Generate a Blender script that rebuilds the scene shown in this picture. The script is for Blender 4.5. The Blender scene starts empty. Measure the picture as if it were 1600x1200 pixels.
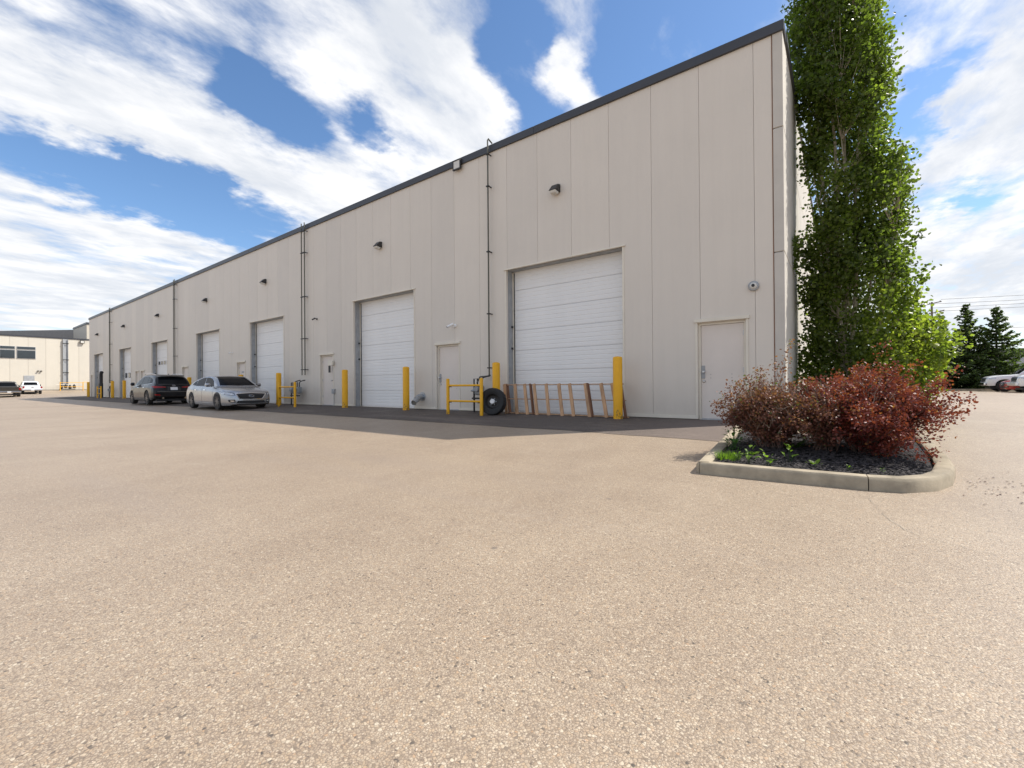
import bpy, bmesh, math, random
import numpy as np
from mathutils import Vector, Matrix
from mathutils.bvhtree import BVHTree

S = bpy.context.scene
R = math.radians
random.seed(7)
rng = np.random.default_rng(7)

# ------------------------------------------------------------------ camera
cam_d = bpy.data.cameras.new('camera')
cam = bpy.data.objects.new('camera', cam_d)
S.collection.objects.link(cam)
cam_d.sensor_width = 36.0
cam_d.lens = 15.48
cam_d.clip_start = 0.05
cam_d.clip_end = 3000
_yaw, _pitch, _roll = R(53.3), R(0.22), R(0.43)
_f0 = Vector((-math.cos(_yaw), math.sin(_yaw), 0)); _r0 = Vector((math.sin(_yaw), math.cos(_yaw), 0)); _u0 = Vector((0, 0, 1))
_f = _f0 * math.cos(_pitch) + _u0 * math.sin(_pitch); _u = _u0 * math.cos(_pitch) - _f0 * math.sin(_pitch)
_r = _r0 * math.cos(_roll) - _u * math.sin(_roll); _up = _r0 * math.sin(_roll) + _u * math.cos(_roll)
_m = Matrix((_r, _up, -_f)).transposed().to_4x4(); _m.translation = (0.885, -10.5, 0.80)
cam.matrix_world = _m
S.camera = cam

# ------------------------------------------------------------------ world, sun, exposure
SUN = Vector((4.95, 4.66, 8.39)).normalized()
sun_el = math.asin(SUN.z); sun_az = math.atan2(SUN.x, SUN.y)
SUN_STRENGTH = 3.9
SKY_STRENGTH = 0.12
EXPOSURE = 0.58
CLOUD = 6.8
sd = bpy.data.lights.new('sun', 'SUN'); so = bpy.data.objects.new('sun', sd); S.collection.objects.link(so)
sd.energy = SUN_STRENGTH; sd.angle = R(0.5); sd.color = (1.0, 0.95, 0.86)
so.rotation_euler = SUN.to_track_quat('Z', 'Y').to_euler(); so.location = (20, 20, 40)
S.view_settings.view_transform = 'Standard'; S.view_settings.look = 'None'
S.view_settings.exposure = EXPOSURE; S.view_settings.gamma = 1; S.view_settings.use_curve_mapping = False
S.render.engine = 'CYCLES'

NEG = [(-0.936, 0.09, 0.341, 0.0273), (-0.93, 0.135, 0.341, 0.0274), (-0.925, 0.182, 0.335, 0.031), (-0.916, 0.232, 0.328, 0.037), (-0.902, 0.291, 0.32, 0.0417), (-0.884, 0.351, 0.308, 0.0332), (-0.887, 0.306, 0.346, 0.0314), (-0.904, 0.238, 0.356, 0.0213), (-0.85, 0.411, 0.329, 0.0254), (-0.809, 0.32, 0.493, 0.0256), (-0.795, 0.363, 0.486, 0.0351), (-0.778, 0.411, 0.475, 0.0259), (-0.783, 0.337, 0.523, 0.0216), (-0.718, 0.489, 0.496, 0.0203), (-0.701, 0.533, 0.474, 0.0164), (-0.789, 0.301, 0.536, 0.0131), (-0.516, 0.621, 0.591, 0.0397), (-0.462, 0.647, 0.606, 0.0433), (-0.499, 0.676, 0.542, 0.0302), (-0.466, 0.737, 0.49, 0.0437), (-0.3, 0.754, 0.584, 0.0425), (-0.217, 0.776, 0.593, 0.0503), (-0.337, 0.781, 0.526, 0.0342), (-0.271, 0.739, 0.617, 0.0506), (-0.473, 0.605, 0.641, 0.0414), (0.108, 0.89, 0.443, 0.0183), (0.134, 0.886, 0.443, 0.0176), (0.088, 0.906, 0.415, 0.0174), (0.118, 0.917, 0.381, 0.0206), (0.104, 0.927, 0.36, 0.0159), (0.179, 0.947, 0.265, 0.0151), (0.114, 0.954, 0.277, 0.02), (0.146, 0.95, 0.277, 0.0122), (0.093, 0.883, 0.459, 0.01), (-0.131, 0.794, 0.594, 0.0566)]
POS = [(-0.901, 0.099, 0.422, 0.0624), (-0.871, 0.175, 0.46, 0.0596), (-0.904, 0.159, 0.397, 0.0475), (-0.871, 0.246, 0.425, 0.0474), (-0.86, 0.327, 0.391, 0.0472), (-0.819, 0.42, 0.391, 0.0511), (-0.759, 0.516, 0.397, 0.0605), (-0.672, 0.588, 0.45, 0.0672), (-0.59, 0.631, 0.504, 0.0538), (-0.654, 0.499, 0.569, 0.0484), (-0.71, 0.433, 0.556, 0.0364), (-0.611, 0.551, 0.569, 0.0496), (-0.589, 0.595, 0.547, 0.0457), (-0.405, 0.697, 0.592, 0.0219), (-0.398, 0.721, 0.567, 0.0246), (-0.369, 0.754, 0.543, 0.0159), (-0.415, 0.68, 0.604, 0.013), (-0.958, 0.105, 0.266, 0.0422), (-0.955, 0.168, 0.244, 0.0555), (-0.942, 0.247, 0.229, 0.051), (-0.979, 0.107, 0.174, 0.0606), (0.179, 0.892, 0.414, 0.0382), (0.151, 0.911, 0.385, 0.0294), (0.091, 0.896, 0.434, 0.012), (0.146, 0.928, 0.342, 0.038), (0.105, 0.937, 0.334, 0.0305), (0.196, 0.917, 0.348, 0.0351), (0.092, 0.967, 0.239, 0.0342), (0.165, 0.965, 0.204, 0.0437), (0.179, 0.972, 0.154, 0.0434), (0.071, 0.869, 0.49, 0.0219), (0.1, 0.973, 0.207, 0.038), (0.203, 0.94, 0.273, 0.0193)]
def build_world():
    w = bpy.data.worlds.new('World'); S.world = w; w.use_nodes = True
    nt = w.node_tree; nt.nodes.clear(); N = nt.nodes.new; L = nt.links.new
    def math_(op, a, b=None, clamp=False):
        n = N('ShaderNodeMath'); n.operation = op; n.use_clamp = clamp
        for i, v in enumerate((a, b)):
            if v is None: continue
            if isinstance(v, (int, float)): n.inputs[i].default_value = v
            else: L(v, n.inputs[i])
        return n.outputs[0]
    def rng_(v, a, b, c, d, smooth=True):
        n = N('ShaderNodeMapRange'); n.interpolation_type = 'SMOOTHSTEP' if smooth else 'LINEAR'
        L(v, n.inputs['Value']); n.inputs['From Min'].default_value = a; n.inputs['From Max'].default_value = b
        n.inputs['To Min'].default_value = c; n.inputs['To Max'].default_value = d
        return n.outputs['Result']
    out = N('ShaderNodeOutputWorld'); bg = N('ShaderNodeBackground'); bg.inputs['Strength'].default_value = SKY_STRENGTH
    L(bg.outputs[0], out.inputs[0])
    sky = N('ShaderNodeTexSky'); sky.sky_type = 'NISHITA'; sky.sun_disc = False
    sky.sun_elevation = sun_el; sky.sun_rotation = sun_az; sky.altitude = 600; sky.air_density = 1.0; sky.dust_density = 0.6; sky.ozone_density = 2.0
    tc = N('ShaderNodeTexCoord'); D = tc.outputs['Generated']
    sep = N('ShaderNodeSeparateXYZ'); L(D, sep.inputs[0])
    dz = math_('ADD', math_('MAXIMUM', sep.outputs['Z'], 0.0), 0.10)
    px = math_('DIVIDE', sep.outputs['X'], dz); py = math_('DIVIDE', sep.outputs['Y'], dz)
    cmb = N('ShaderNodeCombineXYZ'); L(px, cmb.inputs[0]); L(py, cmb.inputs[1])
    P = cmb.outputs[0]
    def noise(vec, scale, detail, rough, rot=0, st=(1, 1, 1), loc=(0, 0, 0), dist=0.0):
        mp = N('ShaderNodeMapping'); mp.vector_type = 'POINT'; L(vec, mp.inputs[0]); mp.inputs['Rotation'].default_value = (0, 0, rot)
        mp.inputs['Scale'].default_value = st; mp.inputs['Location'].default_value = loc
        n = N('ShaderNodeTexNoise'); n.inputs['Scale'].default_value = scale; n.inputs['Detail'].default_value = detail
        n.inputs['Roughness'].default_value = rough; n.inputs['Distortion'].default_value = dist
        L(mp.outputs[0], n.inputs['Vector']); return n
    # warp the direction a little so that the banks have ragged edges
    wn = noise(P, 1.6, 6, 0.62)
    sub = N('ShaderNodeVectorMath'); sub.operation = 'SUBTRACT'; L(wn.outputs['Color'], sub.inputs[0]); sub.inputs[1].default_value = (.5, .5, .5)
    sc = N('ShaderNodeVectorMath'); sc.operation = 'SCALE'; L(sub.outputs[0], sc.inputs[0]); sc.inputs['Scale'].default_value = 0.16
    wn2 = noise(P, 7.0, 5, 0.6, loc=(5, 5, 0)); sub2 = N('ShaderNodeVectorMath'); sub2.operation = 'SUBTRACT'; L(wn2.outputs['Color'], sub2.inputs[0]); sub2.inputs[1].default_value = (.5, .5, .5)
    sc2 = N('ShaderNodeVectorMath'); sc2.operation = 'SCALE'; L(sub2.outputs[0], sc2.inputs[0]); sc2.inputs['Scale'].default_value = 0.07
    ad0 = N('ShaderNodeVectorMath'); ad0.operation = 'ADD'; L(sc2.outputs[0], ad0.inputs[0]); L(sc.outputs[0], ad0.inputs[1])
    ad = N('ShaderNodeVectorMath'); ad.operation = 'ADD'; L(D, ad.inputs[0]); L(ad0.outputs[0], ad.inputs[1])
    DW = ad.outputs[0]
    total = None
    for lst, sg in ((NEG, -1.4), (POS, 0.9)):
        for (x, y, z, r) in lst:
            ds = N('ShaderNodeVectorMath'); ds.operation = 'DISTANCE'; L(DW, ds.inputs[0]); ds.inputs[1].default_value = (x, y, z)
            m = rng_(ds.outputs['Value'], r * 0.35, r * 2.3, sg, 0.0)
            total = m if total is None else math_('ADD', total, m)
    mask = math_('MAXIMUM', math_('MINIMUM', total, 0.9), -1.6)
    # cloud streets run away over the building
    n1 = noise(P, 1.5, 9, 0.60, rot=R(35), st=(1.0, 0.40, 1), loc=(3.1, 1.7, 0), dist=0.25)
    n2 = noise(P, 6.0, 7, 0.62, rot=R(30), st=(1.0, 0.6, 1), loc=(1, 4, 0), dist=0.15)
    base = math_('ADD', math_('MULTIPLY', n1.outputs['Fac'], 1.5), math_('MULTIPLY', n2.outputs['Fac'], 1.35))
    dens = math_('ADD', math_('ADD', base, -1.16), math_('MULTIPLY', mask, 0.30))
    # thicker veil towards the horizon
    veil = rng_(sep.outputs['Z'], 0.0, 0.30, 0.24, 0.0)
    dens = math_('ADD', dens, veil)
    fac = rng_(dens, -0.12, 0.60, 0.0, 1.0)
    fac = math_('MULTIPLY', fac, 0.97)
    # light and grey parts inside the cloud
    n3 = noise(P, 2.6, 8, 0.58, rot=R(35), st=(1, .45, 1), loc=(9, 2, 0), dist=0.3)
    body = math_('ADD', math_('MULTIPLY', n3.outputs['Fac'], 1.0), math_('MULTIPLY', n2.outputs['Fac'], 0.5))
    sh = rng_(body, 0.58, 1.02, 0.0, 1.0)
    cr = N('ShaderNodeMix'); cr.data_type = 'RGBA'; L(sh, cr.inputs['Factor'])
    cr.inputs['A'].default_value = (0.64 * CLOUD, 0.67 * CLOUD, 0.72 * CLOUD, 1); cr.inputs['B'].default_value = (CLOUD, .985 * CLOUD, .97 * CLOUD, 1)
    # the blue itself, a touch deeper
    hs = N('ShaderNodeHueSaturation'); hs.inputs['Saturation'].default_value = 1.12; hs.inputs['Value'].default_value = 1.06; L(sky.outputs[0], hs.inputs['Color'])
    mx = N('ShaderNodeMix'); mx.data_type = 'RGBA'; L(fac, mx.inputs['Factor']); L(hs.outputs[0], mx.inputs['A']); L(cr.outputs['Result'], mx.inputs['B'])
    L(mx.outputs['Result'], bg.inputs['Color'])
build_world()

# ------------------------------------------------------------------ materials
def _mat(name):
    m = bpy.data.materials.new(name); m.use_nodes = True
    nt = m.node_tree; nt.nodes.clear()
    o = nt.nodes.new('ShaderNodeOutputMaterial'); b = nt.nodes.new('ShaderNodeBsdfPrincipled'); nt.links.new(b.outputs[0], o.inputs[0])
    return m, nt, b
def _tex(nt, kind, scale, detail=4, rough=.55, st=(1, 1, 1)):
    tc = nt.nodes.new('ShaderNodeTexCoord'); mp = nt.nodes.new('ShaderNodeMapping'); mp.inputs['Scale'].default_value = st
    nt.links.new(tc.outputs['Object'], mp.inputs[0])
    if kind == 'noise':
        n = nt.nodes.new('ShaderNodeTexNoise'); n.inputs['Detail'].default_value = detail; n.inputs['Roughness'].default_value = rough
    else:
        n = nt.nodes.new('ShaderNodeTexVoronoi')
    n.inputs['Scale'].default_value = scale
    nt.links.new(mp.outputs[0], n.inputs['Vector']); return n
def _ramp(nt, src, stops):
    r = nt.nodes.new('ShaderNodeValToRGB'); nt.links.new(src, r.inputs[0])
    while len(r.color_ramp.elements) < len(stops): r.color_ramp.elements.new(0.5)
    for e, (p, c) in zip(r.color_ramp.elements, stops):
        e.position = p; e.color = (c[0], c[1], c[2], 1) if hasattr(c, '__len__') else (c, c, c, 1)
    return r.outputs[0]
def _mix(nt, fac, a, b, mode='MIX'):
    n = nt.nodes.new('ShaderNodeMix'); n.data_type = 'RGBA'; n.blend_type = mode
    for k, v in (('Factor', fac), ('A', a), ('B', b)):
        if hasattr(v, 'links') or isinstance(v, bpy.types.NodeSocket): nt.links.new(v, n.inputs[k])
        elif isinstance(v, (int, float)): n.inputs[k].default_value = v
        else: n.inputs[k].default_value = (v[0], v[1], v[2], 1)
    return n.outputs['Result']
def _bump(nt, b, h, strength=.3, dist=.01):
    n = nt.nodes.new('ShaderNodeBump'); n.inputs['Strength'].default_value = strength; n.inputs['Distance'].default_value = dist
    nt.links.new(h, n.inputs['Height']); nt.links.new(n.outputs[0], b.inputs['Normal'])
def plain(name, col, rough=.5, metal=0.0, var=.12, scale=3.0, bump=0.0, bscale=40, st=(1, 1, 1), coat=0.0, spec=None):
    m, nt, b = _mat(name)
    n = _tex(nt, 'noise', scale, 6, .6, st)
    lo = [c * (1 - var) for c in col]; hi = [min(1, c * (1 + var)) for c in col]
    nt.links.new(_ramp(nt, n.outputs['Fac'], [(.3, lo), (.7, hi)]), b.inputs['Base Color'])
    b.inputs['Roughness'].default_value = rough; b.inputs['Metallic'].default_value = metal
    b.inputs['Coat Weight'].default_value = coat; b.inputs['Coat Roughness'].default_value = .05
    if spec is not None: b.inputs['Specular IOR Level'].default_value = spec
    if bump:
        n2 = _tex(nt, 'noise', bscale, 5, .6, st); _bump(nt, b, n2.outputs['Fac'], bump, .004)
    return m

def worn_yellow(name, col):
    m, nt, b = _mat(name)
    n = _tex(nt, 'noise', 4, 6, .6); base = _ramp(nt, n.outputs['Fac'], [(.3, [k * .9 for k in col]), (.7, col)])
    s = _tex(nt, 'noise', 9, 8, .75, (1.2, 1.2, .5)); tc = nt.nodes.new('ShaderNodeTexCoord'); sp = nt.nodes.new('ShaderNodeSeparateXYZ'); nt.links.new(tc.outputs['Object'], sp.inputs[0])
    mr = nt.nodes.new('ShaderNodeMapRange'); nt.links.new(sp.outputs['Z'], mr.inputs[0]); mr.inputs[1].default_value = 0; mr.inputs[2].default_value = .5; mr.inputs[3].default_value = .16; mr.inputs[4].default_value = 0
    ad = nt.nodes.new('ShaderNodeMath'); ad.operation = 'ADD'; nt.links.new(mr.outputs[0], ad.inputs[0]); nt.links.new(s.outputs['Fac'], ad.inputs[1])
    c = _mix(nt, _ramp(nt, ad.outputs[0], [(.66, 0), (.72, .8)]), base, (.12, .075, .035))
    nt.links.new(c, b.inputs['Base Color']); b.inputs['Roughness'].default_value = .5; return m

def wall_material(name, col):
    m, nt, b = _mat(name)
    big = _tex(nt, 'noise', .6, 5, .6)
    streak = _tex(nt, 'noise', 5.0, 5, .65, (1.0, 1.0, .05))
    c = _mix(nt, .5, _ramp(nt, big.outputs['Fac'], [(.3, [k * .95 for k in col]), (.7, [min(1, k * 1.04) for k in col])]),
             _ramp(nt, streak.outputs['Fac'], [(.25, [k * .94 for k in col]), (.55, col), (.8, [min(1, k * 1.03) for k in col])]))
    # grime splashed up from the paving
    tc = nt.nodes.new('ShaderNodeTexCoord'); sp = nt.nodes.new('ShaderNodeSeparateXYZ'); nt.links.new(tc.outputs['Object'], sp.inputs[0])
    mr = nt.nodes.new('ShaderNodeMapRange'); nt.links.new(sp.outputs['Z'], mr.inputs[0]); mr.inputs[1].default_value = 0; mr.inputs[2].default_value = 1.0; mr.inputs[3].default_value = .55; mr.inputs[4].default_value = 0
    dn = _tex(nt, 'noise', 6, 6, .7, (1, 1, .4))
    mu = nt.nodes.new('ShaderNodeMath'); mu.operation = 'MULTIPLY'; nt.links.new(mr.outputs[0], mu.inputs[0]); nt.links.new(dn.outputs['Fac'], mu.inputs[1])
    c = _mix(nt, mu.outputs[0], c, [col[0] * .70, col[1] * .66, col[2] * .60])
    oi = nt.nodes.new('ShaderNodeObjectInfo'); c = _mix(nt, 1.0, c, _ramp(nt, oi.outputs['Random'], [(0, (.955, .955, .96)), (1, (1.03, 1.025, 1.02))]), 'MULTIPLY')
    run = _tex(nt, 'noise', 9.0, 4, .6, (1.0, 1.0, .018)); c = _mix(nt, _ramp(nt, run.outputs['Fac'], [(.68, 0), (.82, .16)]), c, [col[0] * .62, col[1] * .57, col[2] * .50])
    nt.links.new(c, b.inputs['Base Color']); b.inputs['Roughness'].default_value = .5; b.inputs['Specular IOR Level'].default_value = .35
    wv = nt.nodes.new('ShaderNodeTexWave'); wv.wave_type = 'BANDS'; wv.bands_direction = 'X'; wv.inputs['Scale'].default_value = 3.2
    tc2 = nt.nodes.new('ShaderNodeTexCoord'); nt.links.new(tc2.outputs['Object'], wv.inputs['Vector'])
    _bump(nt, b, wv.outputs['Fac'], .22, .004)
    return m

def aggregate_material():
    m, nt, b = _mat('exposed aggregate paving')
    L = nt.links.new
    v = _tex(nt, 'voronoi', 105); v.inputs['Randomness'].default_value = 1
    v2 = _tex(nt, 'voronoi', 190)
    ve = _tex(nt, 'voronoi', 105); ve.feature = 'DISTANCE_TO_EDGE'
    sc = nt.nodes.new('ShaderNodeSeparateColor'); L(v.outputs['Color'], sc.inputs[0])
    k = 1.0
    stone = _ramp(nt, sc.outputs[0], [(0.0, (.10, .085, .075)), (.06, (.27, .215, .17)), (.22, (.40, .31, .235)), (.42, (.46, .355, .265)), (.60, (.40, .325, .26)),
                                      (.76, (.52, .43, .34)), (.90, (.60, .53, .45)), (1.0, (.44, .30, .20))])
    sc2 = nt.nodes.new('ShaderNodeSeparateColor'); L(v2.outputs['Color'], sc2.inputs[0])
    small = _ramp(nt, sc2.outputs[1], [(0, (.24, .19, .155)), (.35, (.38, .30, .235)), (.7, (.45, .36, .285)), (1, (.56, .48, .40))])
    big = _tex(nt, 'noise', 30, 3, .5)
    pick = _ramp(nt, big.outputs['Fac'], [(.47, 0), (.53, 1)])
    c = _mix(nt, pick, stone, small)
    edge = _ramp(nt, ve.outputs['Distance'], [(0.0, 1), (.13, 0)])
    c = _mix(nt, edge, c, (.20, .155, .125))
    # broad fading, wheel tracks and stains
    n1 = _tex(nt, 'noise', .35, 6, .62); n2 = _tex(nt, 'noise', 2.2, 6, .65, (1, .5, 1)); n3 = _tex(nt, 'noise', .22, 4, .5, (1, .25, 1))
    f1 = _ramp(nt, n1.outputs['Fac'], [(.3, (.91, .885, .87)), (.62, (1.04, 1.03, 1.02))])
    f2 = _ramp(nt, n2.outputs['Fac'], [(.25, (.90, .88, .87)), (.6, (1.03, 1.03, 1.03))])
    f3 = _ramp(nt, n3.outputs['Fac'], [(.35, (.95, .935, .925)), (.6, (1.03, 1.03, 1.03))])
    c = _mix(nt, 1.0, c, f1, 'MULTIPLY'); c = _mix(nt, 1.0, c, f2, 'MULTIPLY'); c = _mix(nt, 1.0, c, f3, 'MULTIPLY'); c = _mix(nt, 1.0, c, (.89, .87, .785), 'MULTIPLY')
    # tyre tracks and faded sweeps
    tr = _tex(nt, 'noise', .55, 3, .5, (.18, 1.6, 1)); c = _mix(nt, _ramp(nt, tr.outputs['Fac'], [(.60, 0), (.72, .16)]), c, (.25, .20, .17))
    gr = _tex(nt, 'noise', 1.1, 8, .75); c = _mix(nt, _ramp(nt, gr.outputs['Fac'], [(.60, 0), (.76, .28)]), c, (.50, .42, .33))
    # oil drips
    sp = _tex(nt, 'voronoi', 1.1); fr = _ramp(nt, sp.outputs['Distance'], [(.010, .75), (.028, 0)])
    c = _mix(nt, fr, c, (.10, .085, .075))
    L(c, b.inputs['Base Color']); b.inputs['Roughness'].default_value = .52; b.inputs['Specular IOR Level'].default_value = .75
    h = nt.nodes.new('ShaderNodeMath'); h.operation = 'ADD'
    r1 = _ramp(nt, v.outputs['Distance'], [(0, 1), (.8, 0)]); L(r1, h.inputs[0])
    mm = nt.nodes.new('ShaderNodeMath'); mm.operation = 'MULTIPLY'; mm.inputs[1].default_value = .8; L(sc.outputs[2], mm.inputs[0]); L(mm.outputs[0], h.inputs[1])
    _bump(nt, b, h.outputs[0], .45, .0022)
    return m

def asphalt_material():
    m, nt, b = _mat('dark asphalt patching')
    L = nt.links.new
    v = _tex(nt, 'voronoi', 120)
    sc = nt.nodes.new('ShaderNodeSeparateColor'); L(v.outputs['Color'], sc.inputs[0])
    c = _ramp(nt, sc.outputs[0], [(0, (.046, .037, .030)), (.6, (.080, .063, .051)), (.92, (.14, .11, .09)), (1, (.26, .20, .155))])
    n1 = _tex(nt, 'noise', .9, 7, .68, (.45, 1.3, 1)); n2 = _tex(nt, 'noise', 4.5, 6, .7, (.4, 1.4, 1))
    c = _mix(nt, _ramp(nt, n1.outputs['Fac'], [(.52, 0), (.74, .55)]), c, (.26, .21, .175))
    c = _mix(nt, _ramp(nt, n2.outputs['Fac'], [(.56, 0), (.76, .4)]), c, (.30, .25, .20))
    # blend to a paler brown towards the planter end
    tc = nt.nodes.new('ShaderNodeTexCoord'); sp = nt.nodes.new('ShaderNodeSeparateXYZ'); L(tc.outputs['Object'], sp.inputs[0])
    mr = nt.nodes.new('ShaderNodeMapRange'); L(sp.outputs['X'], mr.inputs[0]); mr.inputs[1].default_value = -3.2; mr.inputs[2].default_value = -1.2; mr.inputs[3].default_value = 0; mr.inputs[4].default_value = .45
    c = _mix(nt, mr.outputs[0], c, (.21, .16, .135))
    L(c, b.inputs['Base Color']); b.inputs['Roughness'].default_value = .8
    _bump(nt, b, v.outputs['Distance'], .6, .003)
    return m

M = {}
M['agg'] = aggregate_material()
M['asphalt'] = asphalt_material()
M['wall'] = wall_material('cream ribbed metal cladding', (.70, .64, .56))
M['trim'] = plain('cream flashing', (.74, .68, .57), .45, var=.06, scale=2)
M['core'] = plain('dark joint backing', (.24, .22, .19), .8)  # its own even dark tone, for joints, seams and cracks
M['coping'] = plain('charcoal coping', (.045, .047, .055), .4, var=.12, scale=1)
M['door'] = plain('white sectional door', (.83, .82, .80), .4, var=.03, scale=1.5, st=(1, 1, .3))
M['leaf'] = plain('painted steel door', (.72, .645, .575), .45, var=.04, scale=1.5)
M['galv'] = plain('galvanised steel', (.42, .44, .46), .42, .65, var=.18, scale=8)
M['galvdark'] = plain('dull grey jamb', (.36, .37, .38), .55, .2, var=.15, scale=4)
M['steel'] = plain('satin steel', (.5, .5, .5), .3, .9)
M['yellow'] = worn_yellow('yellow safety paint', (.88, .44, .003))
M['bronze'] = plain('dark bronze casting', (.035, .032, .030), .45, .2)
M['black'] = plain('black plastic', (.02, .02, .022), .5)
M['lens'] = plain('frosted lens', (.62, .60, .55), .25)
M['pipe'] = plain('olive painted pipe', (.10, .098, .075), .5, .1, var=.2, scale=4)
M['meter'] = plain('grey meter paint', (.25, .27, .28), .4, .1)
M['concrete'] = plain('tilt-up concrete', (.56, .52, .46), .75, var=.09, scale=1.2, bump=.25, bscale=60)
M['curb'] = plain('weathered curb concrete', (.34, .285, .205), .85, var=.36, scale=3.6, bump=.6, bscale=90)
M['rubber'] = plain('tyre rubber', (.018, .018, .018), .7, var=.2, scale=10)
M['wood'] = plain('raw lumber', (.52, .31, .17), .75, var=.35, scale=3, st=(3, 3, .4), bump=.3, bscale=30)
M['wooddark'] = plain('dark lumber tone', (.20, .095, .05), .8, var=.3, scale=3, st=(3, 3, .4))  # on the rack: shade of the slats' side faces, put into the colour
M['chrome'] = plain('chrome', (.75, .75, .76), .12, 1.0, var=.03)
M['silver'] = plain('silver car paint', (.37, .385, .41), .26, .85, var=.03, coat=.5)
M['blackpaint'] = plain('black car paint', (.010, .010, .012), .30, .1, var=.05, coat=.5)
M['whitepaint'] = plain('white car paint', (.78, .79, .80), .3, var=.03, coat=.8)
M['brownpaint'] = plain('dark brown car paint', (.045, .040, .034), .3, .3, var=.05, coat=.8)
M['redpaint'] = plain('red car paint', (.36, .02, .018), .3, var=.05, coat=.8)
M['glass'] = plain('tinted car glass', (.008, .009, .011), .12, 0, var=.1, spec=.15)
for _k in ('glass',): M[_k].node_tree.nodes['Principled BSDF'].inputs['IOR'].default_value = 1.28
for _k in ('blackpaint', 'silver'): M[_k].node_tree.nodes['Principled BSDF'].inputs['Coat IOR'].default_value = 1.35
M['blackpaint'].node_tree.nodes['Principled BSDF'].inputs['IOR'].default_value = 1.3
M['redlens'] = plain('red lamp lens', (.28, .012, .012), .15, 0, var=.2, scale=20)
M['clearlens'] = plain('clear lamp lens', (.55, .57, .60), .12, .4, var=.3, scale=25)
M['rim'] = plain('grey alloy', (.16, .15, .15), .4, .7)
M['plate'] = plain('licence plate', (.72, .72, .72), .4, var=.03)
M['winglass'] = plain('dark window glass', (.02, .028, .035), .06, 0, var=.3, scale=.5, spec=.8)
M['winframe'] = plain('grey window frame', (.50, .50, .50), .4)
M['sign'] = plain('white paper notice', (.78, .78, .76), .6, var=.02)
M['mulch'] = plain('dark shredded mulch', (.018, .016, .017), .95, var=.5, scale=60, bump=1.0, bscale=120)
M['chip'] = plain('mulch chip', (.045, .038, .038), .9, var=.6, scale=60)
M['bark'] = plain('pale poplar bark', (.44, .38, .29), .8, var=.3, scale=12, bump=.4, bscale=30)
M['twig'] = plain('dry twig', (.36, .27, .21), .8, var=.25, scale=20)
M['stem'] = plain('shrub stem', (.13, .085, .065), .85, var=.3, scale=20)
M['sprucebark'] = plain('spruce bark', (.09, .065, .05), .9)
M['pole'] = plain('weathered pole timber', (.20, .165, .135), .85, var=.2, scale=3, st=(3, 3, .3))
M['grass'] = plain('mown verge grass', (.10, .135, .035), .9, var=.35, scale=15, bump=.6, bscale=90)
M['darkroof'] = plain('dark grey standing seam', (.085, .085, .09), .5)
M['beige'] = plain('beige far cladding', (.60, .53, .43), .6, var=.04)
M['farwall'] = wall_material('cream far cladding', (.62, .575, .49))
M['greybldg'] = plain('grey far cladding', (.42, .43, .44), .6, var=.05)
M['pebble'] = plain('loose pebble', (.40, .32, .25), .8, var=.5, scale=70)

def leaf_material(name, stops, trans=.35, rough=.45):
    m = bpy.data.materials.new(name); m.use_nodes = True; nt = m.node_tree; nt.nodes.clear(); L = nt.links.new
    o = nt.nodes.new('ShaderNodeOutputMaterial'); at = nt.nodes.new('ShaderNodeAttribute'); at.attribute_name = 'tint'
    col = _ramp(nt, at.outputs['Fac'], stops)
    b = nt.nodes.new('ShaderNodeBsdfPrincipled'); L(col, b.inputs['Base Color']); b.inputs['Roughness'].default_value = rough
    b.inputs['Specular IOR Level'].default_value = .4
    t = nt.nodes.new('ShaderNodeBsdfTranslucent')
    L(_mix(nt, 1.0, col, (1.6, 1.85, .8), 'MULTIPLY'), t.inputs[0])
    mx = nt.nodes.new('ShaderNodeMixShader'); mx.inputs[0].default_value = trans
    L(b.outputs[0], mx.inputs[1]); L(t.outputs[0], mx.inputs[2]); L(mx.outputs[0], o.inputs[0]); return m
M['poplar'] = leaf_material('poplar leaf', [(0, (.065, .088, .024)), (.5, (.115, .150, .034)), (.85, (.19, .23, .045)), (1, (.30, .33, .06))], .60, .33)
M['spruce'] = leaf_material('spruce needle', [(0, (.050, .075, .030)), (.6, (.10, .135, .05)), (1, (.18, .21, .07))], .45, .6)
M['red'] = leaf_material('dark red shrub leaf', [(0, (.055, .016, .016)), (.45, (.15, .030, .027)), (.8, (.26, .060, .040)), (1, (.34, .15, .055))], .30)
M['brown'] = leaf_material('brown red shrub leaf', [(0, (.06, .028, .023)), (.5, (.17, .065, .048)), (.8, (.28, .13, .085)), (1, (.12, .14, .04))], .30)
M['lime'] = leaf_material('lime green weed leaf', [(0, (.09, .17, .02)), (1, (.22, .33, .04))], .4)
M['weed'] = leaf_material('green weed leaf', [(0, (.035, .085, .018)), (1, (.08, .17, .03))], .35)
M['deadleaf'] = leaf_material('fallen leaf', [(0, (.03, .012, .012)), (1, (.09, .03, .02))], .1)

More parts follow.
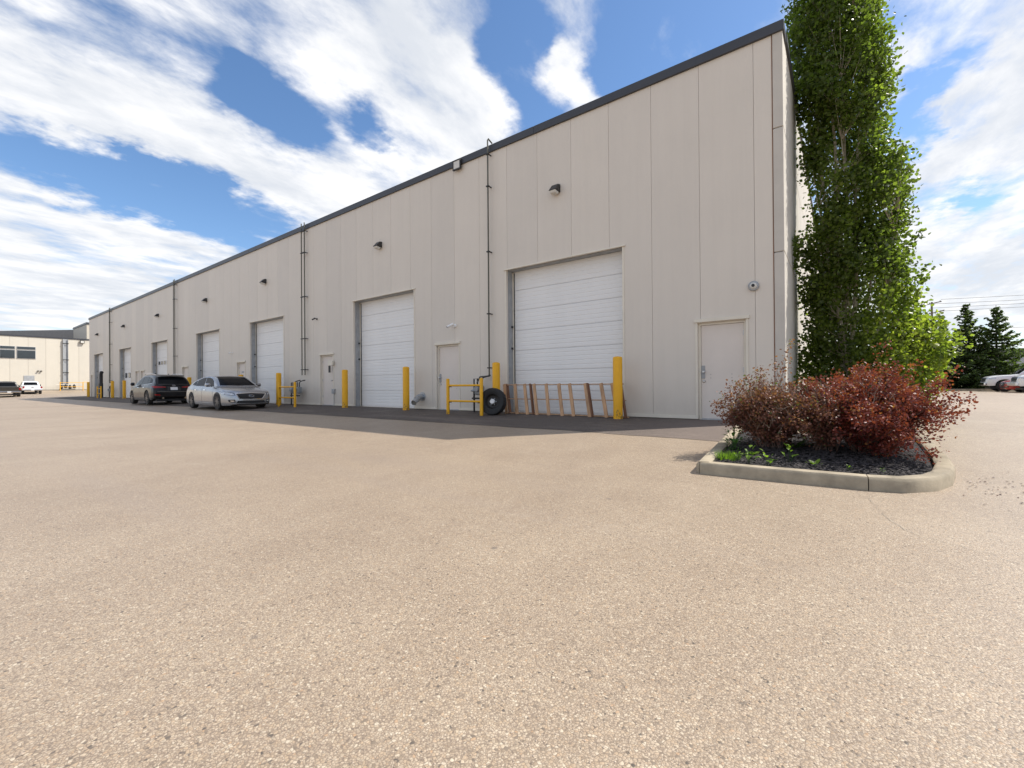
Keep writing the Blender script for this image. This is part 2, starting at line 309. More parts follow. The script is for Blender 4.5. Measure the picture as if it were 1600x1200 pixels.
# ------------------------------------------------------------------ mesh helpers
class MB:
    def __init__(s): s.v = []; s.f = []
    def add(s, vs, fs):
        o = len(s.v); s.v += [tuple(v) for v in vs]; s.f += [tuple(o + i for i in f) for f in fs]; return s
    def box(s, x0, x1, y0, y1, z0, z1):
        return s.add([(x0, y0, z0), (x1, y0, z0), (x1, y1, z0), (x0, y1, z0), (x0, y0, z1), (x1, y0, z1), (x1, y1, z1), (x0, y1, z1)],
                     [(0, 3, 2, 1), (4, 5, 6, 7), (0, 1, 5, 4), (1, 2, 6, 5), (2, 3, 7, 6), (3, 0, 4, 7)])
    def beam(s, a, b, w, h, up=(0, 0, 1)):
        a = Vector(a); b = Vector(b); d = (b - a).normalized(); u = Vector(up); x = d.cross(u)
        if x.length < 1e-4: x = d.cross(Vector((1, 0, 0)))
        x.normalize(); y = x.cross(d)
        vs = [p + x * sx * w / 2 + y * sy * h / 2 for p in (a, b) for sx, sy in ((-1, -1), (1, -1), (1, 1), (-1, 1))]
        return s.add(vs, [(0, 1, 2, 3), (7, 6, 5, 4), (0, 4, 5, 1), (1, 5, 6, 2), (2, 6, 7, 3), (3, 7, 4, 0)])
    def tube(s, pts, r, n=10, r2=None, cap=True):
        pts = [Vector(p) for p in pts]; k = len(pts); vs = []; fs = []
        prev = None
        for i, p in enumerate(pts):
            d = (pts[min(i + 1, k - 1)] - pts[max(i - 1, 0)]).normalized()
            if prev is None:
                x = d.cross(Vector((0, 0, 1)))
                if x.length < 1e-3: x = Vector((1, 0, 0))
            else: x = prev - d * prev.dot(d)
            x.normalize(); prev = x; y = d.cross(x)
            rr = r[i] if isinstance(r, (list, tuple)) else (r if r2 is None else r + (r2 - r) * i / (k - 1))
            for j in range(n):
                a = 2 * math.pi * j / n; vs.append(p + x * math.cos(a) * rr + y * math.sin(a) * rr)
        for i in range(k - 1):
            for j in range(n):
                j2 = (j + 1) % n; fs.append((i * n + j, i * n + j2, (i + 1) * n + j2, (i + 1) * n + j))
        if cap: fs.append(tuple(reversed(range(n)))); fs.append(tuple((k - 1) * n + j for j in range(n)))
        return s.add(vs, fs)
    def lathe(s, prof, n=20, origin=(0, 0, 0), axis='Z', closed=True):
        vs = []; fs = []; k = len(prof)
        for r, z in prof:
            for j in range(n):
                a = 2 * math.pi * j / n; c, d = math.cos(a) * r, math.sin(a) * r
                p = (c, d, z) if axis == 'Z' else ((c, z, d) if axis == 'Y' else (z, c, d))
                vs.append(Vector(p) + Vector(origin))
        flip = axis == 'Y'
        for i in range(k - 1):
            for j in range(n):
                j2 = (j + 1) % n; q = (i * n + j, i * n + j2, (i + 1) * n + j2, (i + 1) * n + j)
                fs.append(q[::-1] if flip else q)
        if closed:
            a = tuple(range(n)); b2 = tuple((k - 1) * n + j for j in range(n))
            fs.append(a if flip else a[::-1]); fs.append(b2[::-1] if flip else b2)
        return s.add(vs, fs)
    def prism(s, poly, y0, y1):
        """outline in x,z, thickness along y"""
        n = len(poly); vs = [(x, y0, z) for x, z in poly] + [(x, y1, z) for x, z in poly]
        fs = [tuple(range(n)), tuple(range(2 * n - 1, n - 1, -1))] + [(i, n + i, n + (i + 1) % n, (i + 1) % n) for i in range(n)]
        return s.add(vs, fs)
    def prism_z(s, poly, z0, z1):
        n = len(poly); vs = [(x, y, z0) for x, y in poly] + [(x, y, z1) for x, y in poly]
        fs = [tuple(range(n - 1, -1, -1)), tuple(range(n, 2 * n))] + [(i, (i + 1) % n, n + (i + 1) % n, n + i) for i in range(n)]
        return s.add(vs, fs)
    def build(s, name, mat, parent=None, smooth=False, bevel=0.0, loc=None):
        me = bpy.data.meshes.new(name); me.from_pydata(s.v, [], s.f); me.update()
        bm = bmesh.new(); bm.from_mesh(me); bmesh.ops.recalc_face_normals(bm, faces=bm.faces); bm.to_mesh(me); bm.free()
        me.materials.append(M[mat] if isinstance(mat, str) else mat)
        o = bpy.data.objects.new(name, me); S.collection.objects.link(o)
        if parent: o.parent = parent
        if loc: o.location = loc
        if smooth:
            me.polygons.foreach_set('use_smooth', [True] * len(me.polygons))
            me.set_sharp_from_angle(angle=R(40))
        if bevel:
            b = o.modifiers.new('edge', 'BEVEL'); b.width = bevel; b.segments = 2; b.limit_method = 'ANGLE'; b.angle_limit = R(40)
        return o
def tag(o, label=None, cat=None, group=None, kind=None):
    for k, v in (('label', label), ('category', cat), ('group', group), ('kind', kind)):
        if v: o[k] = v
    return o
def empty(name, loc=(0, 0, 0), rz=0):
    o = bpy.data.objects.new(name, None); S.collection.objects.link(o); o.location = loc; o.rotation_euler = (0, 0, rz); o.empty_display_size = .2
    return o
KIDS = {}
def dup(o, loc=None, rz=None, label=None, parent=None):
    c = o.copy(); S.collection.objects.link(c)
    if parent is not None: c.parent = parent
    if loc is not None: c.location = loc
    if rz is not None: c.rotation_euler = (0, 0, rz)
    if label: c['label'] = label
    for ch in list(o.children): dup(ch, parent=c)
    return c
def inst(o, loc, parent=None, rz=None):
    c = o.copy(); S.collection.objects.link(c); c.location = loc
    if parent is not None: c.parent = parent
    if rz is not None: c.rotation_euler = (0, 0, rz)
    return c

def leaves_mesh(name, cen, nrm, size, tint, mat, parent=None, ratio=.85, fold=.15):
    """rounded, slightly folded leaves: 6 corners, 4 triangles each"""
    n = len(cen); nrm = nrm / np.linalg.norm(nrm, axis=1, keepdims=True)
    ref = rng.normal(size=(n, 3)); t = np.cross(nrm, ref); t /= np.linalg.norm(t, axis=1, keepdims=True); b = np.cross(nrm, t)
    s = size[:, None]
    pts = [(-.5, 0, 0), (-.12, .5 * ratio, 1), (.28, .40 * ratio, 1), (.5, 0, 0), (.28, -.40 * ratio, 1), (-.12, -.5 * ratio, 1)]
    V = np.stack([cen + t * s * px + b * s * py + nrm * s * (fold * pz) for px, py, pz in pts], axis=1).reshape(-1, 3)
    base = np.arange(n)[:, None] * 6
    F = np.concatenate([base + [0, 3, 2], base + [0, 2, 1], base + [0, 5, 4], base + [0, 4, 3]], axis=1).reshape(-1, 3)
    me = bpy.data.meshes.new(name); me.vertices.add(len(V)); me.vertices.foreach_set('co', V.ravel().astype(np.float32))
    me.loops.add(F.size); me.loops.foreach_set('vertex_index', F.ravel().astype(np.int32))
    me.polygons.add(len(F)); me.polygons.foreach_set('loop_start', np.arange(0, F.size, 3, dtype=np.int32))
    me.update(calc_edges=True)
    at = me.attributes.new('tint', 'FLOAT', 'POINT'); at.data.foreach_set('value', np.repeat(tint, 6).astype(np.float32))
    me.materials.append(M[mat]); o = bpy.data.objects.new(name, me); S.collection.objects.link(o)
    if parent: o.parent = parent
    return o

# ------------------------------------------------------------------ ground
def lerp(a, b, t): t = max(0, min(1, t)); return a + (b - a) * t
def gz(x, y):
    base = lerp(0, -.23, -y / 5.75) if y < 0 else lerp(0, .10, y / 30)
    base = lerp(base, .1, (-x - 80) / 15)
    return lerp(base, .6, (-x - 95) / 11)
GX = [-900, -300, -160, -106, -95, -80, -65, -50, -35, -20, -10, -5, -2, 0, 3, 6, 10, 20, 40, 100, 300, 900]
GY = [-900, -300, -100, -40, -20, -12, -5.75, -4.66, -2.75, 0, 5, 12, 30, 39.5, 60, 100, 300, 900]
def sheet(name, xs, ys, dz, mat, f=gz):
    mb = MB(); vs = [(x, y, f(x, y) + dz) for y in ys for x in xs]; nx = len(xs)
    fs = [(j * nx + i, j * nx + i + 1, (j + 1) * nx + i + 1, (j + 1) * nx + i) for j in range(len(ys) - 1) for i in range(nx - 1)]
    mb.add(vs, fs); return mb.build(name, mat)
tag(sheet('ground', GX, GY, 0, 'agg'), kind='structure')
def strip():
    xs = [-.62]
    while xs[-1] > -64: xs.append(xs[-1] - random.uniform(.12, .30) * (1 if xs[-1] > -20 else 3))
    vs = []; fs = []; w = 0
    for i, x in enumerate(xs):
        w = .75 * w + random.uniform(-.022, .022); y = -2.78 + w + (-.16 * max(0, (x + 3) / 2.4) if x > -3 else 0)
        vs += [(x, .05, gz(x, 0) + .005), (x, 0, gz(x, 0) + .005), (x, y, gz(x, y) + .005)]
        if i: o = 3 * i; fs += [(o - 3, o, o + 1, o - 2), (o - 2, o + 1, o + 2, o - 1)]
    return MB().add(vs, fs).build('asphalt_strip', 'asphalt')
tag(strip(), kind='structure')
tag(sheet('grass_verge', [-20, 0, 3, 6, 10, 20, 40, 100], [39.95, 60, 75], .09, 'grass'), kind='structure')
k = MB()
for x in range(-20, 100, 3):
    k.box(x + .006, x + 2.994, 39.8, 39.96, 0.0, .27)
tag(k.build('far_curb', 'curb', bevel=.02), kind='structure')
# hairline cracks in the paving
def crack(pts):
    mb = MB(); prev = None; vs = []; fs = []
    out = []
    for a, b in zip(pts[:-1], pts[1:]):
        for i in range(14):
            t = i / 14; out.append((a[0] + (b[0] - a[0]) * t + random.uniform(-.03, .03), a[1] + (b[1] - a[1]) * t + random.uniform(-.03, .03)))
    for i, (x, y) in enumerate(out):
        w = random.uniform(.0006, .0024); vs += [(x - w, y, gz(x, y) + .004), (x + w, y, gz(x, y) + .004)]
        if i: fs.append((2 * i - 2, 2 * i - 1, 2 * i + 1, 2 * i))
    return mb.add(vs, fs)
cm = crack([(1.0, -5.25), (1.25, -6.4), (1.9, -7.0), (2.2, -7.9)]); 
for q in ([(1.9, -7.0), (3.2, -6.7), (5.5, -5.2)],):
    c2 = crack(q); cm.add(c2.v, c2.f)
tag(cm.build('paving_cracks', 'core'), kind='stuff')

# ------------------------------------------------------------------ the long industrial building
HW = 8.2                                   # height of the coping
XE = -62.0                                 # far end
OPEN = [(-7.12, -3.47), (-14.94, -11.28), (-24.38, -20.73), (-32.05, -28.42), (-41.20, -37.60), (-50.35, -46.75), (-59.90, -56.25)]
OH = 4.27
DOORS = [(-1.69, -.72), (-10.13, -9.10), (-17.44, -16.45), (-25.98, -24.98), (-34.58, -33.55), (-43.95, -43.0), (-45.40, -44.45), (-61.25, -60.35)]
DH = 2.18
bld = empty('industrial_building', (0, 0, 0))
tag(bld, 'long cream metal clad industrial building with seven white overhead doors', 'building')
cuts = [(a, b, OH) for a, b in OPEN] + [(a, b, DH) for a, b in DOORS]
def bottom(x):
    for a, b, h in cuts:
        if a < x < b: return h
    return .10
def panel_polys(x0, x1, top):
    xs = sorted({x0, x1} | {e for a, b, h in cuts for e in (a, b) if x0 < e < x1})
    poly = [(x1, top), (x0, top)]
    for a, b in zip(xs[:-1], xs[1:]):
        z = bottom((a + b) / 2)
        if poly[-1] != (a, z): poly.append((a, z))
        poly.append((b, z))
    out = [poly[0]]
    for p in poly[1:]:
        if p != out[-1]: out.append(p)
    return out
seams = [-.19, -.535]
while seams[-1] > XE + 1.2: seams.append(seams[-1] - 1.092)
seams.append(XE)
for a, b in zip(seams[1:], seams[:-1]):
    mb = MB(); mb.prism(panel_polys(a + .003, b - .003, HW - .02), 0, .075)
    mb.build('wall_panel', 'wall', bld, bevel=.002)
# wall core behind the panels
core = MB(); xs = sorted({XE, -.01} | {e for a, b, h in cuts for e in (a, b)})
for a, b in zip(xs[:-1], xs[1:]):
    core.box(a, b, .082, .33, bottom((a + b) / 2) if bottom((a + b) / 2) > 1 else -.3, HW - .03)
core.build('wall_core', 'core', bld)
# base flashing with a dark gap over the asphalt
solid = []; edge = sorted([(a, b) for a, b, h in cuts], reverse=True); x = -.19
for a, b in edge:
    if x - b > .02: solid.append((b + .0, x))
    x = a
solid.append((XE, x))
for a, b in solid:
    mb = MB(); mb.box(a + .004, b - .004, -.018, .07, .015, .098); mb.build('base_flashing', 'trim', bld, bevel=.004)
# coping, in lengths
x = .03
while x > XE:
    x1 = max(x - 6.1, XE - .05)
    mb = MB(); mb.box(x1 + .004, x, -.055, .45, HW - .21, HW); mb.build('coping', 'coping', bld, bevel=.006); x = x1
mb = MB(); mb.box(XE, -.03, .45, 34, HW - .35, HW - .25); mb.build('roof', 'darkroof', bld)
# concrete end wall: panels with reveals, standing on the end of the frame wall
BY = 34.0
joints = [3.5, 6.05]
yy = [-.012, 7.2, 14.4, 21.6, 28.8, BY]
for j, (a, b) in enumerate(zip(yy[:-1], yy[1:])):
    for (z0, z1) in ((-.3, joints[0]), (joints[0], joints[1]), (joints[1], HW - .02)):
        mb = MB(); mb.box(-.184, 0.0, a + (.0 if j == 0 else .008), b - .008, z0 + .008, z1 - .008); mb.build('concrete_panel', 'concrete', bld, bevel=.012)
mb = MB(); mb.box(-.17, -.03, .01, BY - .02, -.3, HW - .04); mb.build('end_wall_core', 'core', bld)
mb = MB(); mb.box(-.40, .045, .452, BY + .05, HW - .16, HW - .003); mb.build('end_coping', 'coping', bld, bevel=.006)
mb = MB(); mb.box(XE, -.2, BY - .3, BY, -.3, HW - .3); mb.box(XE, XE + .3, .34, BY - .31, -.3, HW - .3); mb.build('rear_wall', 'wall', bld)
# pilasters and downpipe on the end wall
for y in (21.3,):
    mb = MB(); mb.box(.002, .14, y, y + .55, -.2, HW - .2); mb.build('pilaster', 'concrete', bld, bevel=.015)
mb = None

# a sectional overhead door; the sections share one mesh
def section_mesh():
    W = 3.65; n = 5; prof = []                       # outline in y,z
    h = .6086
    z = 0
    pts = [(0.0, 0.004)]
    for i in range(n):
        z0 = .004 + (h - .008) * i / n; z1 = .004 + (h - .008) * (i + 1) / n
        pts += [(-.0, z0 + .010), (-.005, z0 + .022), (-.005, z1 - .012), (-.0, z1)]
    pts += [(.04, h - .004), (.04, .004)]
    vs = [(.0, y, z) for y, z in pts] + [(W, y, z) for y, z in pts]; m = len(pts)
    fs = [tuple(range(m)), tuple(range(2 * m - 1, m - 1, -1))] + [(i, m + i, m + (i + 1) % m, (i + 1) % m) for i in range(m)]
    return MB().add(vs, fs)
proto = None
def jamb(x0, x1, y0, y1, z0, z1): return MB().box(x0, x1, y0, y1, z0, z1)
for n, (a, b) in enumerate(OPEN):
    w = b - a
    bk = MB(); bk.box(.03, w - .03, .3625, .39, .03, OH + .1); bk.box(.06, w - .06, .330, .361, -.02, .029)
    od = bk.build('overhead_door', 'door', bld, loc=(a, 0, 0))
    for i in range(7):
        if proto is None:
            sec = section_mesh().build('door_section', 'door', od, loc=(0, .322, .03)); proto = sec
            sec.scale.x = 1
        else:
            sec = inst(proto, (0, .322, .03 + .609 * i), od)
        sec.scale.x = w / 3.66
    # reveals
    MB().box(.0, .016, .078, .32, 0, OH - .02).build('jamb', 'galvdark', od)
    MB().box(w - .016, w, .078, .32, 0, OH - .02).build('jamb', 'galvdark', od)
    MB().box(.018, w - .018, .078, .31, OH - .02, OH).build('soffit', 'galvdark', od)
    MB().box(.018, .055, .270, .316, 0.01, OH - .04).build('track', 'trim', od, bevel=.003)
    MB().box(w - .055, w - .018, .270, .316, 0.01, OH - .04).build('track', 'trim', od, bevel=.003)
    MB().box(.056, .075, .295, .318, 0.03, OH - .05).build('weather_seal', 'black', od)
    MB().box(-.085, w + .085, -.022, .0, OH - .01, OH + .035).box(-.085, w + .085, -.05, -.0225, OH - .012, OH + .0).build('head_flashing', 'trim', od, bevel=.003)
    MB().box(-.05, -.002, -.014, .0, .1, OH - .014).build('edge_trim', 'trim', od, bevel=.003)
    MB().box(w + .002, w + .05, -.014, .0, .1, OH - .014).build('edge_trim', 'trim', od, bevel=.003)
    for z in (1.9, 2.55):
        MB().box(.017, .05, .20, .262, z, z + .06).build('hinge_bracket', 'black', od)
    if n in (4, 5):
        zs = 2.56 if n == 4 else 1.75
        for i in range(5 if n == 4 else 3):
            x = .45 + i * (.62 if n == 4 else 1.0)
            fr = MB().box(x, x + (.44 if n == 4 else .6), .300, .3128, zs, zs + (.30 if n == 4 else .42)).build('door_window', 'winframe' if n == 4 else 'black', od, bevel=.004)
            MB().box(x + .04, x + (.40 if n == 4 else .56), .296, .2998, zs + .04, zs + (.26 if n == 4 else .38)).build('pane', 'winglass', fr)

# steel personnel doors
def man_door(a, b, hinge_right, notice=False):
    w = b - a
    fr = MB(); fr.box(0, .05, .02, .10, 0, DH - .05); fr.box(w - .05, w, .02, .10, 0, DH - .05); fr.box(0, w, .02, .10, DH - .05, DH)
    lf = MB().box(.054, w - .054, .045, .09, .03, DH - .055).build('steel_door', 'leaf', bld, bevel=.003, loc=(a, .04, 0))
    fr.build('door_frame', 'trim', lf, bevel=.004)
    MB().box(.05, w - .05, .0, .12, -.01, .028).build('threshold', 'galv', lf, bevel=.003)
    MB().box(-.075, w + .075, -.085, -.041, DH + .012, DH + .088).build('head_flashing', 'trim', lf, bevel=.004)
    MB().box(-.05, -.004, -.056, -.042, .1, DH + .010).build('edge_trim', 'trim', lf, bevel=.003)
    MB().box(w + .004, w + .05, -.056, -.042, .1, DH + .010).build('edge_trim', 'trim', lf, bevel=.003)
    hx = .11 if hinge_right else w - .11
    MB().box(hx - .055 if hinge_right else hx - .02, hx + .02 if hinge_right else hx + .055, .030, .0448, .93, 1.22).build('lock_guard', 'galvdark', lf, bevel=.003)
    h = MB(); h.lathe([(.012, 0), (.012, -.05), (.03, -.055), (.033, -.075), (.02, -.09)], 14, (hx, .030, 1.08), 'Y'); h.build('handle', 'steel', lf, smooth=True)
    h = MB(); h.lathe([(.032, 0), (.032, -.012), (.02, -.028), (.008, -.03)], 14, (hx, .0449, .87), 'Y'); h.build('deadbolt', 'steel', lf, smooth=True)
    for z in (.35, 1.05, 1.85):
        x = w - .062 if hinge_right else .046
        MB().box(x, x + .016, .028, .0445, z, z + .11).build('hinge', 'galv', lf)
    for x, z in ((.25, 1.02), (.25, .94), (.68, 1.02), (.68, .94), (.84, .72)):
        if x < w - .08 and not notice and a > -12:
            h = MB(); h.lathe([(.009, 0), (.006, -.004)], 8, (x, .0449, z), 'Y'); h.build('screw_hole', 'core', lf)
    if notice:
        MB().box(.30, w - .28, .040, .0448, 1.05, 1.42).build('paper_notice', 'sign', lf)
        MB().box(.36, w - .34, .041, .0448, 1.62, 1.70).build('number_plate', 'galvdark', lf)
    return lf
for i, (a, b) in enumerate(DOORS): man_door(a, b, i in (0, 1), i == 3)
# sealant bead at the corner of metal and concrete
MB().box(-.2, -.186, -.008, .03, .0, HW - .22).build('corner_joint', 'wooddark', bld)

# ------------------------------------------------------------------ things fixed to the facade
POSN = ['nearest the planter end', 'over the second overhead door from the corner', 'over the third overhead door, behind the silver sedan', 'over the fourth overhead door from the corner',
        'over the overhead door with a row of panes', 'over the overhead door with dark square windows', 'over the last overhead door at the far end']
def wall_light():
    e = empty('wall_light')
    mb = MB(); mb.prism([(-.12, -.02), (.12, -.02), (.12, .20), (-.12, .20)], -.03, 0)
    vs = [(-.12, -.03, -.02), (.12, -.03, -.02), (.12, -.03, .20), (-.12, -.03, .20), (-.11, -.26, -.0), (.11, -.26, -.0), (.10, -.10, .19), (-.10, -.10, .19)]
    mb.add(vs, [(0, 1, 5, 4), (4, 5, 6, 7), (3, 2, 6, 7), (1, 2, 6, 5), (0, 3, 7, 4), (0, 1, 2, 3)])
    mb.build('housing', 'bronze', e, bevel=.01)
    l = MB(); l.add([(-.10, -.05, -.022), (.10, -.05, -.022), (.10, -.245, -.005), (-.10, -.245, -.005), (-.085, -.07, -.085), (.085, -.07, -.085), (.085, -.215, -.07), (-.085, -.215, -.07)],
                    [(0, 1, 2, 3), (4, 5, 6, 7), (0, 1, 5, 4), (1, 2, 6, 5), (2, 3, 7, 6), (3, 0, 4, 7)])
    l.build('lens', 'lens', e, bevel=.01)
    return e
wl = wall_light()
LX = [-5.35, -13.18, -22.58, -30.35, -39.55, -48.7, -58.2]
WLAB = ['dark bronze wall light high above the overhead door nearest the corner', 'dark bronze wall light between two downpipes over the second overhead door',
        'dark bronze wall light over the overhead door behind the silver sedan', 'dark bronze wall light above the overhead door left of the door with a paper notice',
        'small dark wall light over the door with a row of panes', 'small dark wall light over the door with dark square windows', 'farthest dark wall light beside the building end']
for i, (x, lb) in enumerate(zip(LX, WLAB)):
    o = wl if i == 0 else dup(wl)
    o.location = (x, -.001, 6.12); tag(o, lb, 'wall light', 'wall lights along the facade')

def vent_pipe(x, xs, z0, label, bend=False):
    e = empty('vent_pipe', (x, 0, 0)); tag(e, label, 'pipe', 'tall gas vent pipes on the facade')
    for dx in xs:
        pts = [(dx, -.14, z0), (dx, -.14, HW + .12), (dx + .01, -.12, HW + .16), (dx + .01, .06, HW + .10)] if bend else [(dx, -.14, z0), (dx, -.14, HW + .05)]
        if bend: pts = [(dx + .0, -.34, .45), (dx - .32 + .0, -.34, .9), (dx - .32, -.20, 1.08), (dx, -.14, 1.10)][1:] + pts
        MB().tube(pts, .024, 8).build('pipe', 'pipe', e, smooth=True)
    for z in (HW - .32, 6.9, 4.9, 3.0, z0 + .25):
        c = MB(); c.beam((min(xs) - .05, -.145, z), (max(xs) + .05, -.145, z), .07, .035); c.beam((max(xs) + .02, -.13, z), (max(xs) + .02, .0, z), .03, .03)
        c.build('pipe_clamp', 'bronze', e)
    return e
vent_pipe(-7.70, (0,), 1.10, 'single tall vent pipe right beside the spare tyre and the nearest overhead door', True)
vent_pipe(-18.62, (-.13, .13), 1.35, 'pair of tall vent pipes rising from the meters in front of the silver sedan')
vent_pipe(-35.66, (-.12, .12), .8, 'tall vent pipes rising behind the roof of the black SUV')
vent_pipe(-52.94, (-.14, .14), 1.3, 'farthest tall vent pipes, left of the building end bollards')

def gas_meter(x, n, label):
    e = empty('gas_meter', (x, 0, 0)); tag(e, label, 'gas meter', 'gas meters along the facade')
    for i in range(n):
        dx = -i * .42
        MB().box(dx - .13, dx + .13, -.42, -.20, .52, .82).build('meter_body', 'meter', e, bevel=.05)
        MB().lathe([(.07, -.02), (.085, 0), (.085, .02), (.07, .04)], 16, (dx, -.46, .70), 'Y').build('dial', 'galvdark', e, smooth=True)
        MB().tube([(dx + .08, -.31, .82), (dx + .08, -.31, 1.00), (dx + .16, -.31, 1.06), (dx + .30, -.25, 1.10), (dx + .30, -.16, 1.12)], .024, 8).build('outlet_pipe', 'bronze', e, smooth=True)
        MB().tube([(dx - .08, -.31, .82), (dx - .08, -.31, 1.02), (dx - .22, -.31, 1.02), (dx - .22, -.31, .5)], .022, 8).build('inlet_pipe', 'bronze', e, smooth=True)
        MB().lathe([(.03, 0), (.10, .01), (.11, .03), (.10, .05), (.04, .08), (.03, .14)], 16, (dx - .22, -.31, .62)).build('regulator', 'meter', e, smooth=True)
    MB().tube([(-(n - 1) * .42 - .22, -.31, -.05), (-(n - 1) * .42 - .22, -.31, .62)], .03, 8).build('riser', 'bronze', e, smooth=True)
    MB().tube([(.1, -.31, .42), (-(n - 1) * .42 - .3, -.31, .42)], .026, 8).build('manifold', 'bronze', e, smooth=True)
    return e
gas_meter(-7.95, 1, 'gas meter behind the yellow rail and the black spare tyre')
gas_meter(-18.75, 2, 'pair of grey gas meters on bent pipes beside the small yellow rail near the sedan')
gas_meter(-36.0, 1, 'gas meter hidden behind the black SUV')
gas_meter(-52.0, 1, 'dark gas meter between the leftmost yellow rail and the farthest vent pipes')
e = empty('regulator_stack', (-54.0, -.55, 0)); tag(e, 'tall black regulator stack standing behind the leftmost yellow rail', 'regulator')
MB().tube([(0, 0, -.05), (0, 0, 1.3)], .15, 14).build('body', 'bronze', e, smooth=True); MB().tube([(0, 0, 1.3), (0, 0, 2.15), (.1, 0, 2.32), (.3, 0, 2.3)], .13, 12).build('stack', 'black', e, smooth=True); MB().tube([(-.4, 0, .45), (.5, 0, .45)], .05, 8).build('pipe', 'bronze', e, smooth=True)

# yellow guard rails
def guard_rail(x0, x1, y):
    e = empty('guard_rail', ((x0 + x1) / 2, y, gz((x0 + x1) / 2, y))); w = (x1 - x0) / 2
    for s in (-1, 1):
        MB().lathe([(.05, -.02), (.05, 1.045), (.042, 1.062), (.02, 1.07)], 16, (s * w, 0, 0)).build('post', 'yellow', e, smooth=True)
    for z in (.40, .86):
        MB().tube([(-w + .045, 0, z), (w - .045, 0, z)], .03, 10).build('rail', 'yellow', e, smooth=True)
        for s in (-1, 1): MB().box(s * (w - .10) - .03, s * (w - .10) + .03, -.02, .02, z - .05, z - .031).build('rail_clamp', 'bronze', e)
    return e
tag(guard_rail(-8.56, -7.24, -1.05), 'yellow two bar guard rail with the spare tyre standing behind its post', 'guard rail', 'yellow guard rails')
tag(guard_rail(-19.02, -17.62, -1.05), 'yellow two bar guard rail between the silver sedan and the meter pipes', 'guard rail', 'yellow guard rails')
tag(guard_rail(-52.6, -51.3, -1.05), 'farthest yellow guard rail, by the last overhead door', 'guard rail', 'yellow guard rails')

def bollard():
    e = empty('bollard')
    MB().lathe([(.112, -.1), (.112, 1.465), (.104, 1.485), (.08, 1.497), (.03, 1.505)], 24).build('post', 'yellow', e, smooth=True)
    MB().lathe([(.15, -.08), (.148, .003), (.114, .007)], 20).build('footing_collar', 'asphalt', e, smooth=True)
    return e
bo = bollard()
BX = [(-3.40, 'tall yellow bollard at the right jamb of the nearest overhead door'), (-7.14, 'yellow bollard behind the spare tyre at the nearest overhead door'),
      (-11.13, 'yellow bollard beside the grey elbow duct'), (-14.80, 'yellow bollard right of the door with the black lockset'),
      (-20.19, 'yellow bollard touching the small guard rail, in front of the sedan nose'), (-24.26, 'yellow bollard showing above the silver sedan roof under the paper notice'),
      (-28.2, 'yellow bollard hidden behind the silver sedan boot'), (-31.70, 'yellow bollard showing between the SUV and the sedan'), (-37.4, 'yellow bollard hidden behind the SUV tail'), (-41.3, 'yellow bollard hidden behind the SUV nose'),
      (-46.45, 'yellow bollard just left of the black SUV'), (-50.2, 'yellow bollard in front of the fourth pair of vent pipes'), (-59.5, 'leftmost yellow bollard, at the far corner of the building')]
for i, (x, lb) in enumerate(BX):
    o = bo if i == 0 else dup(bo)
    o.location = (x, -.5, gz(x, -.5)); tag(o, lb, 'bollard', 'yellow bollards guarding the overhead doors')

# spare tyre
def tyre():
    e = empty('spare_tyre', (-7.02, -.80, .385 + gz(-7, -.8))); e.rotation_euler = (R(-6), 0, R(14))
    prof = [(.21, .085), (.24, .10), (.33, .125), (.372, .115), (.386, .09), (.388, .03), (.380, .026), (.380, .012), (.388, .008), (.388, -.03), (.380, -.034), (.380, -.048), (.388, -.052), (.386, -.09), (.372, -.115), (.33, -.125), (.24, -.10), (.21, -.085)]
    mb = MB(); n = 48
    vs = []; fs = []
    for r, z in prof:
        for j in range(n):
            a = 2 * math.pi * j / n; rr = r - (.008 if (r > .384 and j % 2) else 0); vs.append((math.cos(a) * rr, z, math.sin(a) * rr))
    k = len(prof)
    for i in range(k):
        i2 = (i + 1) % k
        for j in range(n): j2 = (j + 1) % n; fs.append((i * n + j, i * n + j2, i2 * n + j2, i2 * n + j))
    mb.add(vs, fs).build('tyre', 'rubber', e, smooth=True)
    MB().lathe([(.212, .09), (.205, .04), (.16, .03), (.12, .02), (.10, .05), (.0, .05)][::-1], 32, (0, -.0, 0), 'Y', closed=False)
    w = MB(); w.lathe([(.212, -.085), (.205, -.05), (.17, -.0), (.13, .01), (.075, -.02), (.001, -.02)], 32, (0, 0, 0), 'Y', closed=False); w.build('wheel_disc', 'bronze', e, smooth=True)
    h = MB(); h.lathe([(.075, 0), (.075, -.04), (.06, -.06), (.001, -.062)], 20, (0, -.02, 0), 'Y'); h.build('hub_cap', 'door', e, smooth=True)
    for j in range(6):
        a = j * math.pi / 3
        MB().lathe([(.012, 0), (.012, -.02)], 6, (.10 * math.cos(a), -.0, .10 * math.sin(a)), 'Y').build('wheel_nut', 'galv', e)
    return e
tag(tyre(), 'black spare tyre with white hub leaning between yellow rail and bollard', 'tyre')

